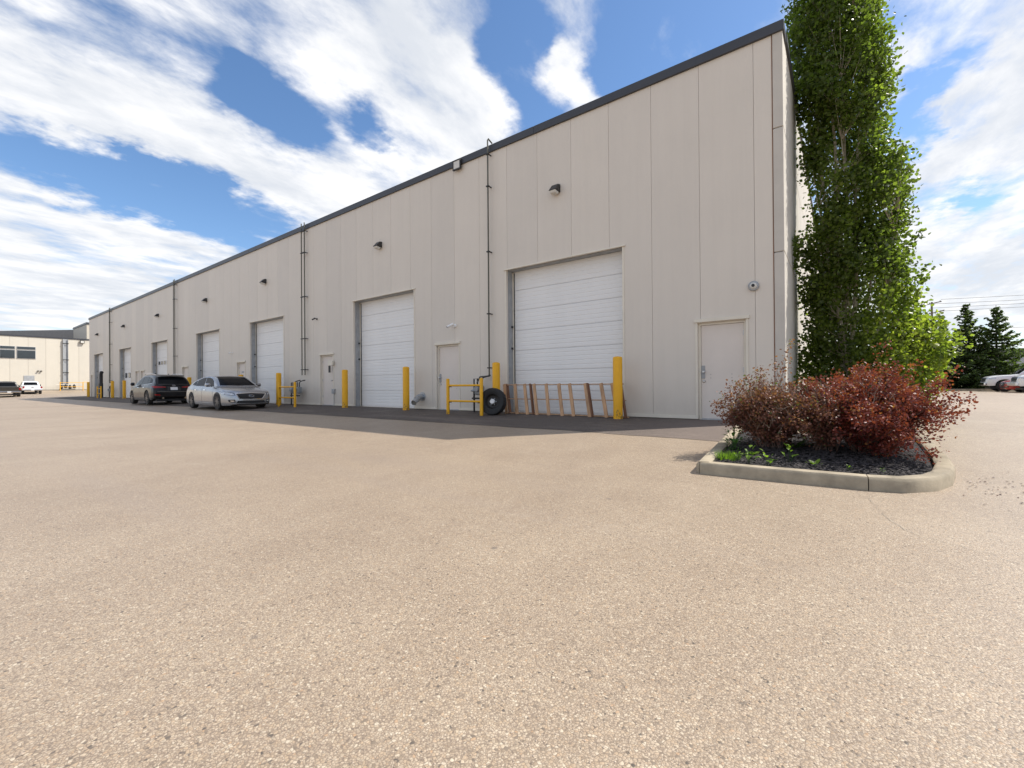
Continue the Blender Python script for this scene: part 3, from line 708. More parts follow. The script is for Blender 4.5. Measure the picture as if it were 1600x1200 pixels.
# leaning wooden rack across the doorway
def rack():
    e = empty('wooden_rack', (-5.12, -.33, gz(-5, -.33)))
    H = .86; Y = lambda z: .17 * z / H; SH = -.21
    for z, nme in ((.03, 'bottom_rail'), (.43, 'middle_rail'), (.835, 'top_rail')):
        MB().beam((-1.80 + SH * z / H, Y(z) + .02, z), (1.92 + SH * z / H, Y(z) + .02, z), .045 if nme != 'middle_rail' else .04, .02, up=(0, .2, .98)).build(nme, 'wood', e, bevel=.002)
    for dx, dark in ((-1.76, 0), (-1.38, 0), (-1.02, 0), (-.82, 1), (-.70, 0), (-.32, 0), (.10, 0), (.44, 0), (.90, 0), (.98, 1), (1.36, 0), (1.66, 0), (1.86, 1)):  # dark entries are shaded slat sides, done in darker wood colour
        j = random.uniform(-.02, .02)
        MB().beam((dx, Y(0) - .025, .0), (dx + j + SH, Y(H) - .025, H), .09 if not dark else .035, .038 if not dark else .10, up=(0, 1, 0)).build('slat', 'wooddark' if dark else 'wood', e, bevel=.003)
    MB().beam((-1.68, Y(0) + .045, .0), (-1.71 + SH, Y(H) + .045, H), .035, .10, up=(0, 1, 0)).build('slat', 'wooddark', e, bevel=.003)
    return e
tag(rack(), 'long rack of bare wooden slats leaning across the nearest overhead door', 'wooden rack')

# elbow duct
e = empty('exhaust_duct', (-10.86, 0, .44)); tag(e, 'grey galvanised elbow duct sticking out of the wall by the overhead door', 'duct')
MB().lathe([(.16, 0), (.16, -.012), (.10, -.02)], 20, (0, 0, 0), 'Y').build('wall_collar', 'galv', e, smooth=True)
MB().tube([(0, -.0, 0), (0, -.14, 0)], .095, 20).build('duct_stub', 'galv', e, smooth=True)
MB().tube([(0, -.12, 0), (.02, -.22, -.03), (.06, -.32, -.09)], .1, 20).build('elbow', 'galv', e, smooth=True)
t = MB(); t.tube([(.06, -.30, -.08), (.14, -.52, -.20)], .092, 20, cap=False); t.build('outlet', 'galv', e, smooth=True)
t = MB(); t.tube([(.128, -.485, -.183), (.131, -.495, -.188)], .09, 20); t.build('damper_flap', 'core', e, smooth=True)
for tt in (.0,): MB().tube([(.056, -.29, -.075), (.068, -.325, -.093)], .106, 20).build('clamp_band', 'steel', e, smooth=True)

# round light by the corner door
e = empty('bulkhead_light', (-.56, 0, 2.86)); tag(e, 'round bulkhead light above the corner personnel door', 'wall light')
MB().lathe([(.105, 0), (.105, -.04), (.09, -.06), (.06, -.065)], 28, (0, 0, 0), 'Y').build('housing', 'galvdark', e, smooth=True)
MB().lathe([(.07, -.064), (.06, -.09), (.03, -.10)], 24, (0, 0, 0), 'Y').build('lens', 'lens', e, smooth=True)
MB().lathe([(.032, -.098), (.03, -.125), (.01, -.13)], 16, (0, 0, 0), 'Y').build('sensor_eye', 'black', e, smooth=True)

def camera_thing(x, z, mat, label, sc=1.0):
    e = empty('security_camera', (x, 0, z)); tag(e, label, 'security camera')
    MB().lathe([(.06, 0), (.06, -.03), (.04, -.05)], 16, (0, 0, 0), 'Y').build('base', mat, e, smooth=True)
    MB().tube([(0, -.04, 0), (0, -.10, .02), (-.02, -.14, .02)], .018, 8).build('arm', mat, e, smooth=True)
    MB().tube([(.02, -.12, .05), (-.10, -.28, -.06)], .042, 14).build('body', mat, e, smooth=True)
    MB().tube([(-.10, -.28, -.06), (-.105, -.287, -.065)], .03, 14).build('lens', 'black', e, smooth=True)
    e.scale = (sc,) * 3
    return e
camera_thing(-9.25, 2.78, 'door', 'white security camera over the steel door behind the yellow rail')
camera_thing(-26.6, 2.78, 'door', 'small white camera over the overhead door behind the silver sedan', .6)
camera_thing(-17.70, 3.82, 'bronze', 'small black sensor camera beside the paired vent pipes', .7)
e = empty('flood_light', (-9.03, 0, 7.98)); tag(e, 'square flood light bracketed just under the coping', 'flood light')
f = MB(); 
for q in ((-.17, -.135, -.16, .16), (.135, .17, -.16, .16), (-.135, .135, -.16, -.125), (-.135, .135, .125, .16)): f.box(q[0], q[1], -.13, -.07, q[2], q[3])
f.build('frame', 'bronze', e); MB().box(-.134, .134, -.12, -.09, -.124, .124).build('lens', 'lens', e); MB().box(-.04, .04, -.0695, .0, -.05, .05).build('bracket', 'bronze', e)
# lock box and conduit at the third steel door
e = empty('lock_box', (-16.50, 0, 1.72)); tag(e, 'cream box with black keypad beside the steel door right of the paired pipes', 'lock box')
MB().box(-.16, .16, -.12, -.035, -.0, .20).build('box', 'trim', e, bevel=.01); MB().box(-.20, -.08, -.075, -.036, -.30, -.01).build('keypad', 'black', e, bevel=.01)
e = empty('junction_box', (-16.36, 0, .62)); tag(e, 'small grey junction box with conduit right of the lockset door', 'junction box')
MB().box(-.08, .08, -.09, -.0, -.1, .1).build('box', 'galv', e, bevel=.01); MB().tube([(.0, -.03, -.1), (.0, -.03, -.6)], .012, 8).build('conduit', 'galv', e, smooth=True)

# ------------------------------------------------------------------ planter
def planter():
    e = empty('planter', (.6, -2.6, gz(.6, -2.6))); tag(e, 'raised planting bed with weathered concrete curb at the building corner', 'planter')
    bx, by, bz = e.location
    # outer line, going from the wall round to the right side and back
    segs = [[(-.60, -.02), (-.66, -1.5), (-.55, -3.4)], [(-.55, -3.4), (-.445, -5.19), (-.40, -5.25)], [(-.40, -5.25), (.3, -5.235), (1.09, -5.20)],
            [(1.09, -5.20), (1.38, -5.13), (1.60, -4.93), (1.74, -4.62), (1.82, -4.2), (1.86, -3.6)], [(1.86, -3.6), (1.9, -1.0), (1.9, 1.4)], [(1.9, 1.4), (1.9, 4.5), (1.9, 8.0)]]
    W = .15
    def normals(pts):
        out = []
        for i, p in enumerate(pts):
            a = pts[max(i - 1, 0)]; b = pts[min(i + 1, len(pts) - 1)]
            d = Vector((b[0] - a[0], b[1] - a[1])).normalized(); out.append(Vector((-d.y, d.x)))
        return out
    allp = []
    for s in segs:
        allp += s[:-1]
    allp.append(segs[-1][-1])
    nn = normals(allp); nd = {p: n for p, n in zip(allp, nn)}
    inner = []
    for s in segs:
        vs = []; fs = []
        m = len(s)
        for i, p in enumerate(s):
            n = nd.get(p, None) or normals(s)[i]
            t = Vector((s[min(i + 1, m - 1)][0] - s[max(i - 1, 0)][0], s[min(i + 1, m - 1)][1] - s[max(i - 1, 0)][1])).normalized()
            sh = (.004 if i == 0 else (-.004 if i == m - 1 else 0))
            q = Vector(p) + t * sh
            z = gz(*p)
            for off, h in ((0, -.1), (.0, .095), (.025, .125), (W - .02, .130), (W, .115), (W, -.1)):
                w = q + n * off; vs.append((w.x - bx, w.y - by, z + h - bz))
        k = 6
        for i in range(m - 1):
            for j in range(k): j2 = (j + 1) % k; fs.append((i * k + j, i * k + j2, (i + 1) * k + j2, (i + 1) * k + j))
        fs.append(tuple(range(k))); fs.append(tuple((m - 1) * k + j for j in reversed(range(k))))
        MB().add(vs, fs).build('curb_segment', 'curb', e, smooth=True)
    for p in allp:
        inner.append((p[0] + nd[p].x * W, p[1] + nd[p].y * W))
    # mulch surface, gently heaped
    vs = []; fs = []
    C = (.6, -3.0); rings = 7; m = len(inner)
    vs.append((C[0] - bx, C[1] - by, gz(*C) + .13 - bz))
    for r in range(1, rings + 1):
        t = r / rings
        for p in inner:
            x = C[0] + (p[0] - C[0]) * t; y = C[1] + (p[1] - C[1]) * t
            x = min(x, 1.9)
            vs.append((x - bx, y - by, gz(x, y) + .075 + .05 * (1 - t * t) + random.uniform(-.012, .012) * (t < 1) - bz))
    for i in range(m - 1): fs.append((0, 1 + i, 2 + i))
    for r in range(rings - 1):
        for i in range(m - 1): a = 1 + r * m + i; fs.append((a, a + m, a + m + 1, a + 1))
    MB().add(vs, fs).build('mulch_bed', 'mulch', e, smooth=True)
    return e, inner
pl, inner = planter()
def chips():
    n = 5200; mb = MB(); vs = []; fs = []
    for i in range(n):
        x = random.uniform(-.3, 1.62); y = random.uniform(-5.05, -2.6); L = random.uniform(.012, .045); w = random.uniform(.004, .012)
        if x > 1.2 and (x - 1.2) ** 2 + (y + 4.55) ** 2 > .20 and y < -4.55: continue
        a = random.uniform(0, 3.14); p = random.uniform(-.35, .35)
        d = Vector((math.cos(a) * math.cos(p), math.sin(a) * math.cos(p), math.sin(p))) * L; s = Vector((-math.sin(a), math.cos(a), random.uniform(-.3, .3))) * w
        r2 = max(abs(x - .6) / 1.1, abs(y + 3) / 2.2); c = Vector((x, y, gz(x, y) + .092 + .05 * max(0, 1 - r2 * r2) + random.uniform(0, .008))); u = Vector((0, 0, .005))
        o = len(vs); vs += [c - d - s, c + d - s * .6, c + d + s * .6, c - d + s, c + u]
        fs += [(o, o + 1, o + 4), (o + 1, o + 2, o + 4), (o + 2, o + 3, o + 4), (o + 3, o, o + 4)]
    return MB().add(vs, fs).build('mulch_chips', 'chip')
tag(chips(), kind='stuff', label='loose dark mulch chips in the planting bed')
# loose stones lying on the paving
def pebbles():
    vs = []; fs = []
    for i in range(5200):
        r = 1.0 + 9 * random.random() ** 1.6; a = random.uniform(R(85), R(190)); x = .885 + math.cos(a) * r * 1.1 + (random.random() < .3) * 2.0; y = -10.5 + math.sin(a) * r
        if y > -.6 or (x > -.7 and x < 2.0 and y > -5.35): continue
        s = random.uniform(.0015, .0042) * (1.7 if random.random() < .04 else 1); z = gz(x, y); o = len(vs); t = random.uniform(0, 3)
        for j in range(5): vs.append((x + math.cos(t + j * 1.257) * s * random.uniform(.7, 1.2), y + math.sin(t + j * 1.257) * s * random.uniform(.7, 1.2), z + .001))
        vs.append((x, y, z + s * .9)); fs += [(o + j, o + (j + 1) % 5, o + 5) for j in range(5)]
    return MB().add(vs, fs).build('loose_grit', 'pebble')
tag(pebbles(), kind='stuff', label='loose grit scattered on the paving')

# ------------------------------------------------------------------ shrubs
def shrub(cx, cy, rx, ry, h, n_stems, n_leaf, leafmat, label, lean=(0, 0), twiggy=0.0, extra=(), seed=1):
    rs = np.random.default_rng(seed); z0 = gz(cx, cy) + .1
    e = empty('shrub', (cx, cy, z0)); tag(e, label, 'shrub', 'red leaved shrubs in the planting bed')
    st = MB(); tips = []
    for i in range(n_stems + len(extra)):
        if i < n_stems:
            a = rs.uniform(0, 2 * math.pi); q = math.sqrt(rs.uniform(0.02, 1)); tx = math.cos(a) * rx * q + lean[0]; ty = math.sin(a) * ry * q + lean[1]; tz = h * (1 - .50 * q ** 2.2) * rs.uniform(.72, 1.04)
        else: tx, ty, tz = extra[i - n_stems]
        b = Vector((rs.uniform(-.14, .14), rs.uniform(-.12, .12), 0)); t = Vector((tx, ty, tz))
        pts = []
        for k in range(6):
            s = k / 5; p = b.lerp(t, s); p.z = tz * (s ** .72 if i < n_stems else s ** .55); p += Vector(rs.normal(size=3)) * .015 * (k > 0); pts.append(p)
        st.tube(pts, .007, 4, r2=.0022, cap=False); tips.append(pts)
        for _ in range(5):
            k = rs.integers(1, 5); p = pts[k]; d = Vector((rs.normal() * .10 + (tx) * .12, rs.normal() * .10 + ty * .12, abs(rs.normal()) * .12 + .03)); q2 = p + d * 1.3
            st.tube([p, p + d * .6, q2], .003, 3, r2=.0015, cap=False); tips.append([p, p.lerp(q2, .35), p.lerp(q2, .55), p.lerp(q2, .75), p.lerp(q2, .9), q2])
    st.build('stems', 'stem', e)
    cs = []; per = max(4, int(n_leaf * 2.1) // len(tips))
    for pts in tips:
        for _ in range(per):
            s = rs.uniform(.10, 1.04) * 5; k = min(4, int(s)); f = s - k; p = pts[k].lerp(pts[k + 1], f); cs.append((p.x, p.y, p.z))
    cs = np.array(cs); cs += rs.normal(size=cs.shape) * np.array([.040, .040, .034]); cs[:, 2] = np.maximum(cs[:, 2], .0)
    n = len(cs); nr = rs.normal(size=(n, 3)) * .8 + np.array([0, 0, .6]); clump = .5 + .5 * np.sin(cs[:, 0] * 11 + 3) * np.sin(cs[:, 1] * 9 + cs[:, 2] * 13)
    tint = np.clip(.25 + .35 * clump + .30 * rs.random(n) + .2 * (cs[:, 2] / h - .5), 0, 1); tint[rs.random(n) < .04] = 1.0
    size = rs.uniform(.018, .038, n)
    leaves_mesh('leaves', cs, nr, size, tint, leafmat, e, .75)
    if twiggy:
        tw = MB()
        for i in range(int(twiggy)):
            a = rs.uniform(0, 6.28); q = rs.uniform(.1, .9); p = Vector((math.cos(a) * rx * q * .8 + lean[0], math.sin(a) * ry * q * .8 + lean[1], h * rs.uniform(.45, .85) * (1 - .3 * q)))
            d = Vector((rs.normal() * .07 + p.x * .12, rs.normal() * .07 + p.y * .12, rs.uniform(.06, .22))); m = p + d * .5 + Vector(rs.normal(size=3)) * .012
            tw.tube([p - d * .4, m, p + d], .0042, 3, r2=.0018, cap=False); tw.tube([m, m + Vector((d.y, -d.x, d.z)) * .5], .002, 3, r2=.001, cap=False)
        tw.build('dry_twigs', 'twig', e)
    return e
shrub(.14, -3.85, .52, .60, .93, 50, 10500, 'brown', 'brownish red shrub with many bare dry twigs, at the left of the bed', (.0, .1), 760, ((-.62, -.2, .62), (-.58, .2, .72), (-.5, -.3, .40)), 3)
shrub(.72, -3.80, .45, .6, .90, 44, 8500, 'brown', 'taller mixed shrub in the middle of the bed, in front of the wall corner', (.0, .25), 420, ((.0, -.5, .55), (-.2, -.6, .3)), 5)
shrub(1.14, -3.75, .62, .78, 1.0, 76, 18000, 'red', 'dense dark red shrub spreading over the right curb', (.05, .1), 60, ((.74, -.1, .60), (.68, -.3, .50), (.76, .1, .66), (.66, -.2, .56), (.70, .0, .62), (.46, -.85, .10), (.38, -.85, .22), (.56, -.62, .28), (.66, .3, .75), (.2, -.8, .35)), 8)
shrub(1.25, -1.9, .5, .6, .95, 34, 7000, 'red', 'dark red shrub behind the others near the poplar', (.0, .0), 20, ((.6, 0, .7),), 11)

# weeds in the mulch
def weed(x, y, kind, label, s=1.0, seed=0):
    rs = np.random.default_rng(seed); z0 = gz(x, y) + .09
    e = empty('weed', (x, y, z0)); tag(e, label, 'weed', 'green weeds in the mulch')
    if kind == 'grass':
        vs = []; fs = []
        for i in range(320):
            a = rs.uniform(0, 6.28); q = math.sqrt(rs.random()) * .11 * s; b = Vector((math.cos(a) * q * 1.3, math.sin(a) * q, 0)); h = rs.uniform(.05, .125) * s; d = Vector((math.cos(a), math.sin(a), 0)) * rs.uniform(0, .06) * s
            w = Vector((math.sin(a), -math.cos(a), 0)) * .0022; o = len(vs); vs += [b - w, b + w, b + d * .5 + Vector((0, 0, h * .7)) + w * .7, b + d * .5 + Vector((0, 0, h * .7)) - w * .7, b + d + Vector((0, 0, h))]; fs += [(o, o + 1, o + 2, o + 3), (o + 3, o + 2, o + 4)]
        o = MB().add(vs, fs).build('blades', 'lime', e); at = o.data.attributes.new('tint', 'FLOAT', 'POINT'); at.data.foreach_set('value', [random.random() for _ in range(len(vs))])
    else:
        n = {'broad': 9, 'small': 12, 'palm': 11, 'bushy': 46}[kind]; L = {'broad': .055, 'small': .035, 'palm': .12, 'bushy': .045}[kind] * s
        cs = []; nr = []; st = MB()
        vs = []; fs = []; tv = []
        for i in range(n):
            a = i * 2.4 + rs.uniform(-.3, .3); el = rs.uniform(.3, 1.1) if kind != 'palm' else rs.uniform(.15, .8)
            r0 = 0.0 if kind in ('broad', 'palm') else rs.uniform(0, .05) * s * (1.8 if kind == 'bushy' else 1); zz = 0 if kind in ('broad', 'palm') else rs.uniform(.01, .10) * s * (1.5 if kind == 'bushy' else 1)
            b = Vector((math.cos(a) * r0, math.sin(a) * r0, zz)); d = Vector((math.cos(a) * math.cos(el), math.sin(a) * math.cos(el), math.sin(el))); sd_ = Vector((-math.sin(a), math.cos(a), 0)); ll = L * rs.uniform(.7, 1.2); w = ll * (.30 if kind != 'palm' else .14)
            up = Vector((0, 0, 1)); o = len(vs)
            vs += [b, b + d * ll * .45 + sd_ * w + up * ll * .04, b + d * ll * .5 - up * .0, b + d * ll * .45 - sd_ * w + up * ll * .04, b + d * ll * .85 + sd_ * w * .6 - up * ll * .08, b + d * ll * .88 - up * ll * .12, b + d * ll * .85 - sd_ * w * .6 - up * ll * .08, b + d * ll * 1.05 - up * ll * .2]
            fs += [(o, o + 2, o + 1), (o, o + 3, o + 2), (o + 1, o + 2, o + 5, o + 4), (o + 2, o + 3, o + 6, o + 5), (o + 4, o + 5, o + 7), (o + 5, o + 6, o + 7)]; tv += [rs.random()] * 8
            if zz: st.tube([(0, 0, 0), tuple(b)], .0015, 3, cap=False)
        o = MB().add(vs, fs).build('leaves', 'lime' if kind in ('broad', 'small') else 'weed', e); at = o.data.attributes.new('tint', 'FLOAT', 'POINT'); at.data.foreach_set('value', tv)
        if st.v: st.build('stems', 'weed', e)
    return e
weed(-.19, -4.78, 'grass', 'lime green tuft of fine grass at the front left curb corner', 1.0, 1)
weed(-.30, -3.75, 'bushy', 'dark green leafy weed against the left curb', 1.5, 2)
weed(-.22, -4.25, 'bushy', 'leafy green weed behind the lime grass tuft', 1.1, 12)
weed(.03, -4.45, 'broad', 'light green upright weed right of the grass tuft', 2.1, 3)
weed(.40, -3.75, 'palm', 'large star shaped green weed under the shrubs', 1.9, 4)
weed(.42, -4.62, 'small', 'yellow green sprig near the front curb', 1.9, 5)
weed(.66, -4.68, 'broad', 'bright two leaved seedling nearest the curb joint', 1.7, 6)
weed(.24, -4.93, 'small', 'low yellow green weed touching the front curb', 1.7, 7)
weed(.05, -4.90, 'small', 'yellow green weed between the grass tuft and the curb', 2.0, 8)
weed(-.08, -4.86, 'small', 'small weed at the foot of the lime grass tuft', 1.2, 9)
weed(.95, -4.85, 'small', 'tiny seedling along the curb near its joint', .6, 10)
weed(1.22, -4.78, 'small', 'tiny seedling inside the curved curb', .6, 11)
# fallen leaves by the right curb
n = 60; cs = np.stack([rng.normal(2.05, .16, n), rng.normal(-4.55, .35, n), np.zeros(n)], 1); cs[:, 2] = [gz(x, y) + .006 for x, y, _ in cs]
fl = leaves_mesh('fallen_leaves', cs, np.tile([0, 0, 1.0], (n, 1)) + rng.normal(size=(n, 3)) * .2, rng.uniform(.014, .024, n), rng.random(n), 'deadleaf'); tag(fl, kind='stuff', label='dark fallen leaves beside the right curb')

# ------------------------------------------------------------------ poplar by the end wall
def poplar():
    tx, ty = 1.0, 2.95; z0 = gz(tx, ty) + .05
    e = empty('poplar_tree', (tx, ty, z0)); tag(e, 'tall narrow poplar with pale forked trunk hugging the sunlit end wall', 'tree')
    # envelope: height, least x, greatest x (local)
    env = [(.3, -.9, 1.6), (1.0, -.95, 1.78), (1.7, -.88, 1.85), (2.6, -.88, 1.32), (3.4, -.88, 1.42), (3.9, -.92, 1.05), (5.0, -.66, 1.28), (5.9, -.74, 1.18), (6.35, -.80, .82), (7.0, -.90, .90), (8.0, -1.08, .92), (9.3, -1.2, .78), (10.3, -1.15, .6), (11.6, -.8, .4), (12.6, -.25, .1)]
    ez = np.array([a for a, _, _ in env]); el = np.array([b for _, b, _ in env]); er = np.array([c for _, _, c in env])
    st = MB(); stems = []
    T = [(-.55, .1, 9.0), (-.25, -.15, 11.8), (.05, .15, 11.2), (.35, -.1, 9.5), (.75, .05, 6.0), (-.05, -.4, 8.0), (.95, -.25, 4.6), (1.2, .2, 3.0), (-.5, -.5, 5.0)]
    for i, (x, y, z) in enumerate(T):
        pts = []
        for k in range(12):
            s = k / 11; p = Vector((x * (s ** .75), y * (s ** .8), z * s)) + Vector((math.sin(k * 1.3 + i) * .03, math.cos(k * 1.1 + i * 2) * .03, 0)); p.x += (-.10 + .05 * i) * (1 - s); pts.append(p)
        st.tube(pts, (.062 if i < 4 else .035), 8, r2=.008, cap=False); stems.append(pts)
    st.build('trunk', 'bark', e, smooth=True)
    br = MB(); cl = []
    N = 960
    while len(cl) < N:
        z = rng.uniform(.35, 12.5); l = np.interp(z, ez, el); r = np.interp(z, ez, er); c = (l + r) / 2; w = (r - l) / 2; dpt = min(w, 1.05)
        if rng.random() > w / 1.35: continue
        a = rng.uniform(0, 2 * math.pi); q = rng.random() ** .36
        x = c + math.cos(a) * w * q * .93; y = math.sin(a) * dpt * q
        # a window in the crown where the pale trunks show
        if 5.6 < z < 6.9 and -.35 < x < .35 and y < .3: continue
        if 1.4 < z < 2.0 and -.2 < x < .1 and y < 0: continue
        if x + tx < .12 and z < 8.3: x = .12 - tx
        cl.append((x, y, z))
        s = stems[int(rng.integers(0, len(stems)))]; best = min((p for q2 in stems for p in q2), key=lambda p: (p.x - x) ** 2 + (p.y - y) ** 2 + (p.z - (z - .5)) ** 2 * .6)
        t = Vector((x, y, z)); m = best.lerp(t, .55) + Vector((0, 0, -.04)); br.tube([best, m, t], .010, 4, r2=.003, cap=False)
    br.build('branches', 'bark', e)
    cl = np.array(cl); per = 72; idx = np.repeat(np.arange(N), per); cs = cl[idx] + rng.normal(size=(N * per, 3)) * np.array([.125, .125, .17])
    # a few thin shoots out of the outline
    extra = []
    for (x0, y0, z0_, x1, y1, z1) in ((1.0, -.3, 2.4, 1.50, -.4, 3.40), (.9, 0, 3.6, 1.45, 0, 4.2), (-.9, -.9, 3.3, -.92, -1.4, 4.05), (-.85, -.5, 4.0, -.9, -1.2, 4.2), (1.2, -.5, .9, 2.0, -.5, 1.5), (1.2, .2, 1.0, 2.1, .1, 1.9), (-.7, -.9, .4, -.9, -1.5, .9)):
        for _ in range(90): t = rng.random(); extra.append((x0 + (x1 - x0) * t + rng.normal() * .07, y0 + (y1 - y0) * t + rng.normal() * .07, z0_ + (z1 - z0_) * t + rng.normal() * .07))
    cs = np.concatenate([cs, np.array(extra)]); cs[:, 0] = np.where(cs[:, 2] < 8.3, np.maximum(cs[:, 0], .05 - tx), cs[:, 0]); cs[:, 2] = np.maximum(cs[:, 2], .15)
    n = len(cs); nr = rng.normal(size=(n, 3)) + np.array([.1, -.25, .25])
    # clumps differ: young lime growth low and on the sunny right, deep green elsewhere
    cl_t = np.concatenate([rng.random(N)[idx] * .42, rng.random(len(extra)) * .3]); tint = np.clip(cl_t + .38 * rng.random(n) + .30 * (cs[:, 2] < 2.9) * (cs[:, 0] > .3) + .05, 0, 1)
    sz = rng.uniform(.055, .095, n)
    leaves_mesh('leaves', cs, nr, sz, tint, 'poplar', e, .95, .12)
    return e
poplar()

# ------------------------------------------------------------------ spruces and undergrowth on the verge
def spruce(x, y, h, w, label, seed, dens=1.0):
    rs = np.random.default_rng(seed); z0 = gz(x, y)
    e = empty('spruce_tree', (x, y, z0)); tag(e, label, 'tree', 'spruce trees on the verge')
    MB().tube([(0, 0, -.1), (0, 0, h * .5), (0, 0, h)], .13, 8, r2=.015).build('trunk', 'sprucebark', e, smooth=True)
    br = MB(); cs = []; ax = []; z = .35
    while z < h - .15:
        t = z / h; L0 = w * (1 - t) ** 1.05 + .12
        for i in range(7 if t < .7 else 5):
            a = rs.uniform(0, 6.28); L = L0 * rs.uniform(.62, 1.15); d = Vector((math.cos(a), math.sin(a), rs.uniform(-.18, .12) + .35 * t)); tip = d * L; tip.z += .12 * L
            p0 = Vector((0, 0, z)); p1 = p0 + d * L * .5 - Vector((0, 0, .06 * L)); p2 = p0 + tip
            br.tube([p0, p1, p2], .018, 3, r2=.004, cap=False)
            m = int(80 * dens * L / w * 1.2) + 10
            for _ in range(m):
                s = rs.uniform(.12, 1.0); p = p0.lerp(p1, s * 2) if s < .5 else p1.lerp(p2, s * 2 - 1); sp = .16 * (1.1 - s) * L
                cs.append((p.x + rs.normal() * sp * .8 + rs.normal() * .03, p.y + rs.normal() * sp * .8 + rs.normal() * .03, p.z - abs(rs.normal()) * .07)); ax.append((d.x + rs.normal() * .5, d.y + rs.normal() * .5, .1 + rs.normal() * .3))
        z += rs.uniform(.20, .30)
    br.build('branches', 'sprucebark', e)
    cs = np.array(cs); n = len(cs); tint = np.clip(rs.random(n) * .6 + .25 * (np.sin(cs[:, 2] * 9) > 0) * rs.random(n), 0, 1)
    leaves_mesh('needles', cs, np.array(ax) * .3 + np.array([0, 0, 1.0]) + rs.normal(size=(n, 3)) * .25, rs.uniform(.14, .30, n), tint, 'spruce', e, .42, .2)
    return e
spruce(9.5, 42.6, 7.4, 2.8, 'tallest spruce, in the middle of the group on the verge', 21)
spruce(11.3, 42.8, 7.1, 3.0, 'right hand spruce of the group, above the white pickup nose', 22)
spruce(8.2, 44.5, 6.6, 2.5, 'slim spruce just left of the tallest one', 23)
spruce(7.3, 48.0, 6.2, 2.6, 'greyer spruce at the back left of the group', 24)
spruce(5.6, 43.5, 3.2, 2.6, 'low broad young spruce right beside the poplar foliage', 25)
spruce(7.3, 42.2, 2.8, 2.4, 'low broad young spruce in front of the slim spruce', 26)
spruce(3.4, 43.5, 3.4, 2.0, 'low spruce hidden behind the poplar', 27)
def round_shrub(x, y, w, h, label, seed):
    rs = np.random.default_rng(seed); e = empty('green_bush', (x, y, gz(x, y))); tag(e, label, 'bush', 'rounded green bushes on the verge')
    st = MB(); c = []
    for i in range(26):
        a = rs.uniform(0, 6.28); q = math.sqrt(rs.random()); t = Vector((math.cos(a) * w * q, math.sin(a) * w * q, h * (1 - .45 * q * q) * rs.uniform(.6, 1))); st.tube([(0, 0, 0), tuple(t * .55 + Vector((0, 0, .1))), tuple(t)], .03, 4, r2=.006, cap=False); c += [t] * 3 + [t * .75] * 2
    st.build('stems', 'stem', e); c = np.array([tuple(p) for p in c]); idx = rs.integers(0, len(c), 5200); cs = c[idx] + rs.normal(size=(5200, 3)) * np.array([.30, .30, .24]); cs[:, 2] = np.abs(cs[:, 2])
    leaves_mesh('leaves', cs, rs.normal(size=(5200, 3)) + np.array([0, 0, .4]), rs.uniform(.08, .15, 5200), np.clip(rs.random(130)[idx % 130] * .5 + rs.random(5200) * .5, 0, 1), 'poplar', e, .9)
round_shrub(5.0, 34.5, 1.6, 2.9, 'rounded bright green bush seen just right of the poplar foliage', 41)
round_shrub(2.6, 35.5, 1.8, 3.2, 'rounded green bush mostly hidden behind the poplar', 42)
round_shrub(3.9, 41.3, 1.5, 2.4, 'low green bush between the poplar and the young spruces', 43)

# ------------------------------------------------------------------ power pole and lines
def pole(x, y, h, label):
    e = empty('power_pole', (x, y, gz(x, y))); tag(e, label, 'power pole', 'wooden power poles')
    MB().tube([(0, 0, -.2), (0, 0, h)], .22, 10, r2=.14).build('pole', 'pole', e, smooth=True)
    for z in (h - .3, h - 2.0):
        MB().beam((-1.25, -.5, z - .25), (1.25, .5, z + .35) if z > h - 1 else (1.6, .6, z + .55), .14, .16).build('crossarm', 'pole', e)
        for dx in (-1.1, -.3, 1.1): MB().lathe([(.05, 0), (.07, .05), (.04, .12), (.05, .18)], 8, (dx, dx * .4, z + .12 + dx * .22)).build('insulator', 'galvdark', e, smooth=True)
    return e
pole(13.5, 92.4, 14.4, 'weathered power pole with two tilted crossarms rising left of the spruces')
pole(75.0, 100.0, 14.4, 'next power pole along the line, outside the right edge')
for i, (x0, z0, y0) in enumerate(((12.3, 14.2, 92), (14.7, 14.9, 92.9), (13.2, 13.5, 92.4), (14.9, 12.9, 92.9), (13.6, 9.6, 92.4))):
    pts = []
    for k in range(13):
        t = k / 12; pts.append((x0 + (76 - x0) * t, y0 + 8 * t, z0 + (-1.2 + .2 * i) * 4 * t * (1 - t) * .6))
    o = MB().tube(pts, .028, 4).build('power_line', 'black')
    tag(o, ['power line on the left end of the top crossarm', 'topmost power line', 'power line just below the top crossarm', 'power line on the right end of the lower crossarm', 'lowest power line crossing behind the spruces'][i] + ' of the weathered pole', 'power line', 'power lines')

# ------------------------------------------------------------------ far buildings
g = empty('grey_building', (34, 128, 0)); tag(g, 'low grey industrial building with darker roof band beyond the spruces', 'building')
MB().box(-9, 60, -4, 30, 0, 6.3).build('wall', 'greybldg', g); MB().box(-9.1, 60.1, -4.1, 30, 6.3, 7.7).build('roof_band', 'darkroof', g)
MB().box(-5.0, -3.4, -4.15, -4.02, 3.2, 3.6).build('sign_band', 'core', g)
